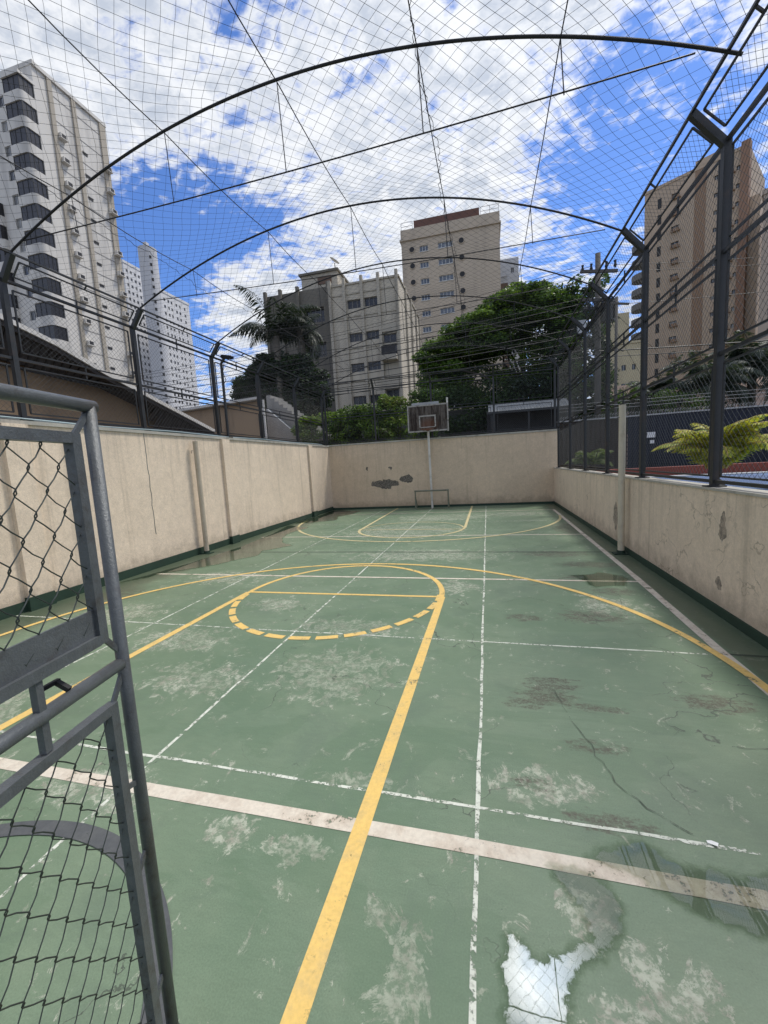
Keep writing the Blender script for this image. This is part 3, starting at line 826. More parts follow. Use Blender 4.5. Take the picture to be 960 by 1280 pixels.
def net_z(x, y):
    u = (x-XA0)/(XA1-XA0)
    uu = min(max(u, 0), 1)
    ys = [a[0]+(a[1]-a[0])*uu for a in ARCH]
    hs = [arch_pt(k, uu).z for k in range(len(ARCH))]
    if y <= ys[0]: zz = hs[0] - .04*(ys[0]-y); sag = 0
    elif y >= ys[-1]: zz = hs[-1]; sag = 0
    else:
        for k in range(len(ys)-1):
            if ys[k] <= y <= ys[k+1]:
                f = (y-ys[k])/(ys[k+1]-ys[k]); zz = hs[k]+(hs[k+1]-hs[k])*f; sag = .16*math.sin(math.pi*f)*4*uu*(1-uu); break
    return zz + .03 - sag + .03*math.sin(x*2.1+y*1.3) * uu*(1-uu)*4


def build_net():
    mb = MB()
    pitch = .128; r = .0018
    x0, x1, y0, y1 = XA0-.02, XA1+.02, -.6, 16.6
    for sgn in (1, -1):
        c0 = (x0-y1) if sgn > 0 else (x0+y0)
        c1 = (x1-y0) if sgn > 0 else (x1+y1)
        c = c0
        ph = random.random()*6
        while c < c1:
            # x - sgn*y = c  -> x = c + sgn*y
            ya, yb = sorted(((x0-c)/sgn, (x1-c)/sgn))
            ya, yb = max(ya, y0), min(yb, y1)
            if yb-ya > .1:
                n = max(2, int((yb-ya)/.2))
                pts = []
                for i in range(n+1):
                    y = ya+(yb-ya)*i/n; x = c+sgn*y
                    wx = .022*math.sin(3.1*x+1.7*y+ph) + .012*math.sin(7.7*y-2.3*x)
                    pts.append((x+wx, y+.02*math.sin(2.3*x-2.9*y), net_z(x, y)))
                mb.tube(pts, r, 3, False)
            c += pitch*math.sqrt(2)
    o = mb.build('safety_net', M_net)
    tag(o, 'thin dark diamond-mesh safety net stretched over the arches above the court', 'net')
    # wavy lacing seam where two sheets are sewn
    for cx in (-5.0, -.45):
        s = MB()
        pts = []
        for i in range(240):
            y = i*.07; x = cx+.015*math.sin(i*1.1)+.02*random.uniform(-1, 1)+.05*math.sin(y*2.3) - .5*math.sin(y*.2)*(.3 if cx > -2 else 1)
            pts.append((x, y, net_z(x, y)-.004))
        s.tube(pts, .004, 4, False)
        so_ = s.build('seam', M_net, o)
build_net()

# ------------------------------------------------------------------ open gate in front
GP = Vector((-1.291*.82, 1.115*.82, 0)); GD = Vector((.16954554, -.98552235, 0))      # from free post back to the hinge
GK = .82                                            # gate size
gt = thing('metal_gate', 'open grey steel pipe gate with chain-link panels at the left edge, nearest the camera', 'gate', tuple(GP))
gt.rotation_euler = (0, 0, math.atan2(GD.y, GD.x))
# local frame: x towards hinge, z up, y sideways
GW = .98
mb = MB(); mb.tube([(0, 0, -.39), (0, 0, 2.10)], .0215, 18); mb.build('end_post', M_gate, gt, True)
mb = MB(); mb.tube([(-.021, 0, 2.10), (GW, 0, 2.10)], .0215, 18); mb.build('top_rail', M_gate, gt, True)
mb = MB(); mb.tube([(.015, 0, 1.20), (GW, 0, 1.20)], .0215, 18); mb.build('middle_rail', M_gate, gt, True)
mb = MB(); mb.tube([(.015, 0, -.35), (GW, 0, -.35)], .0215, 18); mb.build('bottom_rail', M_gate, gt, True)
mb = MB(); mb.tube([(GW, 0, -.39), (GW, 0, 2.12)], .024, 18); mb.build('hinge_post', M_gate, gt, True)
def inner(z0, z1):
    mb = MB(); w = .034
    mb.bar((.085, 0, z0), (.085, 0, z1), w, w, up=(0, 1, 0)); mb.bar((GW-.06, 0, z0), (GW-.06, 0, z1), w, w, up=(0, 1, 0))
    mb.bar((.10, 0, z1-.015), (GW-.075, 0, z1-.015), w, w); mb.bar((.10, 0, z0+.015), (GW-.075, 0, z0+.015), w, w)
    return mb.build('panel_frame', M_gate, gt)
inner(1.31, 2.005); inner(-.30, 1.09)
mb = MB(); mb.box(.10, GW-.075, -.004, .004, 1.34, 1.43); mb.build('kick_plate', M_gate, gt)
for p, q in (((.075, 0, 2.0), (.012, 0, 2.075)), ((.075, 0, 1.325), (.014, 0, 1.25)), ((.075, 0, 1.075), (.016, 0, 1.16)), ((.075, 0, .40), (.016, 0, .46)), ((.075, 0, -.14), (.016, 0, -.08)), ((.075, 0, .76), (.016, 0, .74))):
    mb = MB(); mb.bar(p, q, .018, .010, up=(0, 1, 0)); mb.build('corner_brace', M_gate, gt)
for z0, z1 in ((1.095, 1.182), (1.218, 1.31)):
    mb = MB(); mb.bar((.325, 0, z0), (.325, 0, z1), .022, .022, up=(0, 1, 0)); mb.build('strut', M_gate, gt)
mb = MB(); mb.bar((.225, .0, 1.225), (.225, -.04, 1.25), .014, .014); mb.bar((.215, -.04, 1.25), (.275, -.04, 1.253), .012, .012); mb.build('latch_bolt', M_cable, gt)
# weld beads / screw knobs along the upper frame
mb = MB()
for x in (.17, .25, .42, .6): mb.tube([(x, -.013, 1.99), (x, -.026, 1.99)], .006, 8)
mb.build('rivet', M_gate, gt)


def woven(z0, z1, cw=.098, chh=.136, r=.002):
    """real chain link: flat spirals standing upright, each hooked into its neighbour"""
    mb = MB()
    x0, x1 = .10, GW-.075
    hw, hh = cw/2, chh/2
    n = int((x1-x0)/hw)+1
    for i in range(n):
        xa = x0 + i*hw - .0; pts = []
        k = 0; z = z1-.012
        flip = i % 2
        while z > z0+.012:
            side = (k+flip) % 2
            xx = xa + (hw+.004 if side else -.004)
            dy = .0035
            w1 = .0016*math.sin(i*1.7+k*2.1)
            # approach, bend round, leave
            pts += [(xx - (.004 if side else -.004), dy, z+.010), (xx, 0, z+w1), (xx - (.004 if side else -.004), -dy, z-.010)]
            nx = xa + (-.004 if side else hw+.004)
            pts.append(((xx+nx)/2, (-dy if side else dy)*.8, z-hh/2+.004*math.sin(i*2.3+k)))
            z -= hh; k += 1
        pts = [p for p in pts if z0 <= p[2] <= z1 and x0-.006 <= p[0] <= x1+.006]
        if len(pts) > 2: mb.tube(pts, r, 6)
    return mb.build('woven_wire', M_gatewire, gt, True)
woven(1.335, 1.978); woven(-.275, 1.065)
for o in gt.children:                                # true size, standing on the floor
    if o.data.users == 1:
        for v in o.data.vertices: v.co = (v.co.x*GK, v.co.y*GK, 1.85+(v.co.z-1.85)*GK)

# ------------------------------------------------------------------ generic building kit (local frame: front at y=0 facing -y, x to the right, z up)
def wall_grid(mb, O, u, n, s0, s1, z0, z1, holes, depth):
    """wall skin with real openings and reveals"""
    O = Vector(O); u = Vector(u); n = Vector(n); Z = Vector((0, 0, 1))
    holes = [h for h in holes if h[0] > s0 and h[1] < s1 and h[2] > z0 and h[3] < z1]
    ss = sorted({s0, s1, *[round(v, 3) for h in holes for v in h[:2]]}); zs = sorted({z0, z1, *[round(v, 3) for h in holes for v in h[2:]]})
    P = lambda s, z, d_=0: O+u*s+Z*z-n*d_
    for a, b in zip(ss[:-1], ss[1:]):
        start = None
        for c, d_ in zip(zs[:-1], zs[1:]):
            ms, mz = (a+b)/2, (c+d_)/2
            if any(h[0] < ms < h[1] and h[2] < mz < h[3] for h in holes):
                if start is not None: mb.quad(P(a, start), P(b, start), P(b, c), P(a, c)); start = None
            elif start is None: start = c
        if start is not None: mb.quad(P(a, start), P(b, start), P(b, z1), P(a, z1))
    for h in holes:
        a, b, c, d_ = h[:4]
        mb.quad(P(a, c), P(b, c), P(b, c, depth), P(a, c, depth)); mb.quad(P(a, d_, depth), P(b, d_, depth), P(b, d_), P(a, d_))
        mb.quad(P(a, c), P(a, c, depth), P(a, d_, depth), P(a, d_)); mb.quad(P(b, c, depth), P(b, c), P(b, d_), P(b, d_, depth))


WCACHE = {}
M_curt1 = glassmat('curtained_glass', (.09, .09, .085), .25); M_curt2 = glassmat('blind_glass', (.20, .195, .18), .3)
def window(parent, O, u, n, h, depth, lights=2, frame=M_alu, glass=M_pane, sill=False, pane=True, blind=None):
    """window part (frame with mullions) and its pane as a sub-part, set back in the opening h"""
    if glass in (M_pane, ) or not pane: glass = random.choice([glass, glass, glass, M_curt1, M_curt2])
    a, b, c, d_ = h[:4]; w, ht = round(b-a, 2), round(d_-c, 2)
    key = (w, ht, lights, frame.name, glass.name, sill, pane, blind.name if blind else '')
    if key not in WCACHE:
        mb = MB(); t_ = min(.07, w*.08)
        if pane:
            mb.box(0, w, -.03, .03, 0, t_); mb.box(0, w, -.03, .03, ht-t_, ht); mb.box(0, t_, -.03, .03, t_, ht-t_); mb.box(w-t_, w, -.03, .03, t_, ht-t_)
            for i in range(1, lights): mb.box(w*i/lights-t_/2, w*i/lights+t_/2, -.035, .03, t_, ht-t_)
            if sill: mb.box(-.08, w+.08, -depth-.10, -.032, -.10, -.003)
            if blind: mb.cur = 1; mb.box(t_, w*.48, .032, .05, ht*.45, ht-t_)
            mf = mb.mesh('window', [frame, blind] if blind else frame)
            mb = MB(); mb.quad((t_/2, .012, t_/2), (w-t_/2, .012, t_/2), (w-t_/2, .012, ht-t_/2), (t_/2, .012, ht-t_/2)); mp = mb.mesh('pane', glass)
        else:
            mb.cur = 0; mb.quad((0, .0, 0), (w, .0, 0), (w, .0, ht), (0, .0, ht))
            mb.cur = 1; mb.box(w*.45, w*.55, -.04, .0, 0, ht)
            mf = mb.mesh('window', [glass, frame]); mp = None
        WCACHE[key] = (mf, mp)
    mf, mp = WCACHE[key]
    rz = math.atan2(u[1], u[0])
    L = Vector(O)+Vector(u)*a+Vector((0, 0, c))-Vector(n)*depth
    o = place('window', mf, parent, L, rz)
    if mp: place('pane', mp, o)
    return o


def box_walls(parent, W_, D_, H_, mat, front=(), right=(), left=(), depth=.18, z0=-.5, name='wall'):
    mb = MB()
    wall_grid(mb, (0, 0, 0), (1, 0, 0), (0, -1, 0), 0, W_, z0, H_, list(front), depth)
    wall_grid(mb, (W_, 0, 0), (0, 1, 0), (1, 0, 0), 0, D_, z0, H_, list(right), depth)
    wall_grid(mb, (0, D_, 0), (0, -1, 0), (-1, 0, 0), 0, D_, z0, H_, list(left), depth)
    mb.quad((W_, D_, z0), (0, D_, z0), (0, D_, H_), (W_, D_, H_))
    mb.quad((0, 0, H_), (W_, 0, H_), (W_, D_, H_), (0, D_, H_))
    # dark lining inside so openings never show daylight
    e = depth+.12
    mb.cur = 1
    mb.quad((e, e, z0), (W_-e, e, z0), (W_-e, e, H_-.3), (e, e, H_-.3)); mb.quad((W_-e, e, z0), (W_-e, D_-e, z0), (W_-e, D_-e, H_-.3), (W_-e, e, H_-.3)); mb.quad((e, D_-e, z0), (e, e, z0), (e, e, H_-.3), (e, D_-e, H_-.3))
    return mb.build(name, [mat, M_dark], parent)
FR = ((1, 0, 0), (0, -1, 0)); RT = ((0, 1, 0), (1, 0, 0)); LF = ((0, -1, 0), (-1, 0, 0))


# ---------------------------------------------------------------- left tall tower with dark balconies
def left_tower():
    M_tw = basic('off_white_tower_render', (.60, .575, .535), .85, 0, .1, .25, 6, 0, (.27, .26, .25), .55, True)
    M_pil = basic('tan_pilaster_render', (.38, .34, .28), .85, 0, .12, .4, 6, 0, (.2, .18, .15), .5, True)
    M_band = basic('tower_joint', (.26, .25, .24), .85)
    M_bgl = glassmat('balcony_glass', (.010, .010, .014), .35)
    T = thing('apartment_tower', 'tall off-white apartment tower with dark glazed corner balconies at the left', 'apartment building', (-52.6-14, 44, 0))
    W_, D_, H_, P = 14, 9.9, 52.6, 2.86
    zf = [50.3-P*i for i in range(17)]
    fr = [(s, s+1.3, z-1.0, z+.2) for z in zf for s in (3.2, 8.0) if z > 3]
    rt = []
    box_walls(T, W_, D_, H_, M_tw, fr, rt)
    for h in fr: window(T, (0, 0, 0), *FR, h, .15, 2)
    # pilasters on the right flank and across the roof edge
    for y, w in ((1.95, .55), (5.1, .55), (9.35, .95)):
        mb = MB(); mb.box(W_-.05, W_+.22, y-w/2, y+w/2, -.5, H_+.02); mb.build('pilaster', M_pil, T)
    mb = MB(); mb.box(-.1, W_+.3, -.06, .1, H_+.003, H_+.5); mb.box(W_-.1, W_+.26, .1, D_+.1, H_+.003, H_+.45); mb.build('parapet', M_tw, T)
    # floor lines in the render of the flank
    for z in zf:
        for ya, yb in ((2.26, 4.8), (5.4, 8.85)):
            mb = MB(); mb.box(W_, W_+.03, ya, yb, z+.62, z+.72); mb.build('floor_joint', M_band, T)
    # bay of balconies at the corner
    bx0, bx1, by = W_-2.75, W_-.02, -1.75
    mb = MB(); mb.box(bx0-.2, bx0+.12, by+.25, 0, -.5, H_-2); mb.build('balcony_side_wall', M_tw, T)
    # one balcony mesh: spandrel with rounded corner + floor
    def rounded(z0, z1, inset):
        pts = [(bx0, 0), (bx0, by+inset)]
        cx, cy, rr = bx1-inset-.55, by+inset+.55, .55
        pts += [(cx+rr*math.sin(a), cy-rr*math.cos(a)) for a in np.linspace(0, math.pi/2, 7)]
        pts += [(bx1-inset, 0)]
        return pts
    sp = MB(); pts = rounded(0, 0, 0)
    for a, b in zip(pts[:-1], pts[1:]): sp.quad((a[0], a[1], 0), (b[0], b[1], 0), (b[0], b[1], 1.18), (a[0], a[1], 1.18))
    sp.poly([(p[0], p[1], 1.18) for p in pts]); sp.poly([(p[0], p[1], 0) for p in reversed(pts)])
    spm = sp.mesh('balcony', M_tw)
    gl = MB(); i_ = .12
    gl.quad((bx0+.1, by+i_, 0), (bx1-i_, by+i_, 0), (bx1-i_, by+i_, 1.62), (bx0+.1, by+i_, 1.62)); gl.quad((bx1-i_, by+i_, 0), (bx1-i_, 0, 0), (bx1-i_, 0, 1.62), (bx1-i_, by+i_, 1.62))
    gl.cur = 1
    for k in range(4): x = bx0+.1+(bx1-i_-bx0-.1)*k/3; gl.box(x-.035, x+.035, by+i_-.03, by+i_+.03, .0, 1.62)
    for k in range(1, 4): y = by+i_-by*k/3.4; gl.box(bx1-i_-.03, bx1-i_+.03, y-.03, y+.03, 0, 1.62)
    glm = gl.mesh('glazing', [M_bgl, M_dark])
    for z in zf:
        b = place('balcony', spm, T, (0, 0, z-2.76)); place('glazing', glm, b, (0, 0, 1.19))
    mb = MB(); mb.box(bx0-.1, bx1+.05, by-.05, .2, zf[0]+.06, zf[0]+.4); mb.build('balcony_roof', M_tw, T)
    # air conditioners and small windows down the flank
    ac = MB(); ac.box(0, .55, -.42, .42, 0, .55); ac.cur = 1; ac.box(.55, .56, -.3, .3, .06, .5); ac.cur = 0; ac.box(-.02, .62, -.5, .5, -.08, -.004)
    acm = ac.mesh('air_conditioner', [M_tw, M_dark])
    sw = MB(); sw.box(0, .05, -.35, .35, 0, .28); sw.cur = 1; sw.box(.05, .09, -.42, .42, .28, .36); swm = sw.mesh('vent_window', [M_dark, M_band])
    for i, z in enumerate(zf[1:]):
        place('air_conditioner', acm, T, (W_+.01, 2.75, z-1.35))
        if i % 5 != 3: place('air_conditioner', acm, T, (W_+.23, 9.2, z-1.2))
        place('vent_window', swm, T, (W_+.01, 6.1, z-1.0))
    # left-hand second column of balconies, lower on the front
    for z in zf[4:]:
        b = place('balcony', spm, T, (-7.6, .9, z-3.3)); place('glazing', glm, b, (0, 0, 1.19))
left_tower()


# ---------------------------------------------------------------- the two pale towers further left
def far_towers():
    M_a = basic('far_white_render', (.58, .575, .58), .85, 0, .1, .1, 3, 0, (.33, .34, .36), .4, True)
    M_b = basic('far_grey_render', (.46, .46, .475), .85, 0, .1, .1, 3, 0, (.3, .3, .32), .4, True)
    M_f = basic('far_window_frame', (.3, .3, .3), .6)
    def tower(lab, x, y, W_, D_, H_, mat, cols, rcols, wh=(1.4, 1.4)):
        T = thing('apartment_tower', lab, 'apartment building', (x, y, 0))
        P = 2.75
        zs = [H_-2.6-P*i for i in range(int((H_-26)/P))]
        fr = [(s, s+(.75 if (j % 2) else wh[0]), z-wh[1]/2, z+wh[1]/2) for z in zs for j, s in enumerate(cols)]
        rt = [(s, s+1.0, z-.6, z+.6) for z in zs for s in rcols]
        box_walls(T, W_, D_, H_, mat, fr, rt, depth=.25)
        for h in (fr+[])[:100]: window(T, (0, 0, 0), *FR, h, .22, 2, frame=M_f, pane=False)
        for h in rt[:max(0, 100-len(fr))]: window(T, (W_, 0, 0), *RT, h, .22, 2, frame=M_f, pane=False)
        mb = MB(); mb.box(-.2, W_+.2, -.2, D_+.1, H_+.01, H_+1.0); mb.build('parapet', mat, T)
        return T
    tower('white far tower with a flat roof slab, partly behind the big left tower', -149, 144.5, 9, 8.6, 88.6, M_a, (), (1.0, 3.0, 5.0, 7.0))
    tower('stepped white far tower, the lower and right one of the far pair', -131, 149.5, 3, 16.5, 77.5, M_a, (.8,), (1.2, 3.4, 5.2, 8.0, 10.0, 13.0))
    T = thing('apartment_tower', 'rounded pale grey tower rising highest between the far white towers', 'apartment building', (-126.8, 143.5, 0))
    mb = MB(); mb.tube([(0, 0, -.5), (0, 0, 90.6)], 3.3, 28); mb.build('wall', M_b, T)
    mb = MB(); mb.box(-1.2, .2, -.6, 1, 90.603, 93.2); mb.build('roof_tank', M_b, T)
    mb = MB(); mb.box(0, .8, -.06, .0, 0, 1.1); wm = mb.mesh('window', M_dark)
    for i in range(22):
        for a_ in (.95,):
            place('window', wm, T, (3.3*math.sin(a_)-.35*math.cos(a_), -3.3*math.cos(a_)-.35*math.sin(a_), 86-2.75*i), a_)
far_towers()


# ---------------------------------------------------------------- grey concrete building in the middle
def concrete_block():
    M_cb = basic('stained_concrete_panels', (.50, .45, .365), .88, 0, .16, .5, 9, .05, (.20, .18, .15), .75, True)
    M_cp = basic('concrete_fins', (.42, .38, .31), .88, 0, .18, .6, 9, 0, (.17, .155, .13), .7, True)
    M_cd = basic('sooty_concrete', (.15, .138, .115), .9, 0, .2, .4, 8, 0, (.10, .095, .085), .8, True)
    M_shut = basic('grey_shutter', (.30, .31, .33), .6, 0, .1, 2, 20)
    M_wfr = basic('dull_window_frame', (.17, .165, .16), .6); M_dkg = glassmat('dark_glass', (.012, .013, .016), .15)
    T = thing('office_block', 'grey stained concrete block with vertical fins in the centre left', 'building', (-13.25, 36, 0))
    W_, D_, H_ = 6.28, 10.7, 17.6
    rows = [16.35, 13.55, 10.95, 8.1, 5.3, 2.6]
    fr = []
    for z in rows: fr += [(1.62, 2.95, z-.75, z), (3.18, 4.42, z-.75, z)]
    big = [(4.72, 6.0-.02, rows[1]-2.5+.0, rows[1]-.5), (4.72, 5.98, rows[0]-3.2, rows[0]-2.1), (4.72, 5.98, rows[2]-3.4, rows[2]-2.2), (4.9, 5.9, rows[3]-2.9, rows[3]-.9)]
    fr2 = [(4.72, 5.90, 11.2, 13.1), (4.72, 5.90, 6.3, 8.4)]
    rt = [(6.5, 7.1, 13.9-2.9*i, 14.6-2.9*i) for i in range(4)] + [(2.2, 2.6, 11.6, 12.3)]
    box_walls(T, W_, D_, H_, M_cb, fr+fr2, rt, depth=.22)
    for i, h in enumerate(fr): window(T, (0, 0, 0), *FR, h, .2, 3, frame=M_wfr, glass=M_dkg, sill=False, blind=M_shut if i % 3 else None)
    for h in fr2: window(T, (0, 0, 0), *FR, h, .2, 2, frame=M_wfr, glass=M_dkg)
    for h in rt: window(T, (W_, 0, 0), *RT, h, .2, 1, frame=M_wfr, glass=M_dkg)
    for x in (.12, 1.45, 3.05, 4.55, 6.15):
        mb = MB(); mb.box(x-.12, x+.12, -.26, .02, -.5, H_+.55); mb.build('fin', M_cp, T)
    for y in (2.8, 5.6, 8.4, 10.55):
        mb = MB(); mb.box(W_-.02, W_+.16, y-.12, y+.12, -.5, H_+.3); mb.build('fin', M_cp, T)
    mb = MB()
    for z in (16.8, 14.9, 12.2, 9.4, 6.6):
        mb.box(.3, 6.0, -.07, .01, z, z+.12)
    mb.box(4.65, 6.0, -.2, .01, 13.25, 13.9); mb.box(4.65, 6.0, -.9, .01, 10.75, 11.15); mb.box(4.65, 6.0, -.3, .01, 8.45, 9.3)
    mb.build('ledge', M_cp, T)
    mb = MB(); mb.box(4.70, 5.95, -.88, -.82, 11.155, 11.9); mb.build('balcony_rail', M_dark, T)
    mb = MB(); mb.box(-.1, W_+.1, -.1, D_, H_+.004, H_+.16); mb.build('roof_slab', M_cp, T)
    # darker wing set back on the left
    V = thing('office_wing', 'sooty dark concrete wing with a roof box left of the fin block, behind the palm', 'building', (-20.6, 38, 0))
    w, d_, h_ = 7.3, 9, 18.7
    fr = [(3.9+.05, 6.0, z-1.35, z) for z in (17.0, 13.8, 10.6, 7.4)]
    box_walls(V, w, d_, h_, M_cd, fr, (), depth=.5)
    for h in fr: window(V, (0, 0, 0), *FR, h, .45, 4, frame=M_wfr, glass=M_dkg)
    for x in (.1, 1.7, 3.5, 6.6):
        mb = MB(); mb.box(x-.14, x+.14, -.3, .02, -.5, h_+.35); mb.build('fin', M_cd, V)
    mb = MB(); mb.box(3.5, 7.2, 1.0, 6, h_+.003, 20.4); mb.build('roof_box', M_cp, V)
    mb = MB(); mb.box(3.3, 7.35, .8, 6.2, 20.403, 20.6); mb.build('roof_box_slab', M_cd, V)
    mb = MB(); mb.box(5.2, 6.6, .93, .998, 19.4, 20.1); mb.build('roof_box_window', basic('rusty_louvre', (.14, .09, .065), .8), V)
    # satellite dish on the corner
    S = thing('satellite_dish', 'grey satellite dish on the roof corner of the sooty wing', 'satellite dish', (-13.5, 38.8, 20.6))
    mb = MB(); mb.tube([(0, 0, 0), (0, 0, .4)], .04, 8); mb.build('mast', M_dark, S)
    mb = MB()
    for i in range(5):
        for j in range(20):
            r0, r1 = .5*i/5, .5*(i+1)/5; a0, a1 = 2*math.pi*j/20, 2*math.pi*(j+1)/20
            f = lambda r, a: Vector((r*math.cos(a), -.35*r*r+.0, r*math.sin(a)))
            mb.quad(*[(Matrix.Rotation(R(62), 3, 'Z') @ Matrix.Rotation(R(-40), 3, 'X') @ f(r, a)) + Vector((0, -.1, .5)) for r, a in ((r0, a0), (r1, a0), (r1, a1), (r0, a1))])
    mb.build('dish', M_cd, S, True)
concrete_block()


# ---------------------------------------------------------------- beige tower in the centre
def centre_tower():
    M_ct = basic('fine_tile_beige', (.47, .395, .305), .8, 0, .10, .3, 12, 0, (.29, .25, .20), .5, True)
    M_fr = basic('white_window_frame', (.62, .62, .60), .6)
    M_red = basic('red_brown_roof_panel', (.14, .072, .055), .8, 0, .15, .8, 8)
    M_gl = glassmat('pale_window_glass', (.10, .12, .15), .1)
    T = thing('apartment_tower', 'beige tiled tower with round vents and a red-brown roof level in the centre', 'apartment building', (-14.55, 80, 0))
    W_, D_, H_ = 17.6, 16, 42.7
    zs = [40.9-2.86*i for i in range(13)]
    fr = [(3.35, 4.95, z-.45, z+.55) for z in zs] + [(6.75, 9.35, z-.45, z+.55) for z in zs]
    box_walls(T, W_, D_, H_, M_ct, fr, (), depth=.25)
    for h in fr: window(T, (0, 0, 0), *FR, h, .22, 3 if h[0] < 5 else 4, frame=M_fr, glass=M_gl, sill=True)
    rv = MB(); rv.tube([(0, -.14, 0), (0, .0, 0)], .55, 18); rv.cur = 1; rv.tube([(0, -.15, 0), (0, -.141, 0)], .46, 18); rvm = rv.mesh('round_vent', [M_ct, M_dark])
    for z in zs:
        place('round_vent', rvm, T, (1.95, 0, z+.15)); place('round_vent', rvm, T, (10.95, 0, z+.15))
    mb = MB(); mb.box(-.25, W_+.25, -.3, D_+.2, H_+.003, H_+.3); mb.build('cornice', M_ct, T)
    mb = MB(); mb.box(-.05, W_+.05, -.05, D_, H_+.303, H_+2.0); mb.build('parapet', M_ct, T)
    mb = MB(); mb.box(2.4, 14.2, .6, 10, H_+2.003, H_+3.6); mb.build('roof_level', M_red, T)
    mb = MB(); mb.box(2.9, 10.3, 1.5, 8, H_+3.603, H_+4.1); mb.build('roof_slab', M_ct, T)
    for xs in ((.1, 2.2), (14.4, 16, W_-.1)):
        mb = MB()
        for x in xs: mb.tube([(x, .1, H_+2), (x, .1, H_+3.3)], .05, 6)
        for z in (2.6, 3.3): mb.tube([(xs[0], .1, H_+z), (xs[-1], .1, H_+z)], .05, 6)
        mb.build('roof_railing', M_fr, T)
    # slab behind it on the right
    M_br = basic('brown_strip', (.14, .095, .065), .8, 0, .2, .5)
    M_wh = basic('pale_slab_render', (.48, .49, .50), .85, 0, .1, .2, 4, 0, (.34, .35, .36), .4, True)
    B = thing('apartment_slab', 'narrow pale building with a dark brown strip just right of the beige tower', 'apartment building', (3.6, 98, 0))
    zs = [42-2.9*i for i in range(13)]
    fr = [(2.3, 2.9, z-.5, z+.5) for z in zs]
    box_walls(B, 3.9, 12, 44.5, M_wh, fr, (), depth=.25)
    for h in fr: window(B, (0, 0, 0), *FR, h, .2, 1, pane=False)
    mb = MB(); mb.box(-.3, 1.6, -.25, .02, -.5, 39.5); mb.build('brown_strip', M_br, B)
    mb = MB(); mb.box(-.25, 1.55, -.5, -.252, 2, 2.3)
    for z in zs: mb.box(-.25, 1.55, -.6, -.252, z-1.3, z-1.1)
    mb.build('strip_slab', M_wh, B)
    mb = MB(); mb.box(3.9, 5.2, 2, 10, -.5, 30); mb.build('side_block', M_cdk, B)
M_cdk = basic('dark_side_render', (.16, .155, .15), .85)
centre_tower()


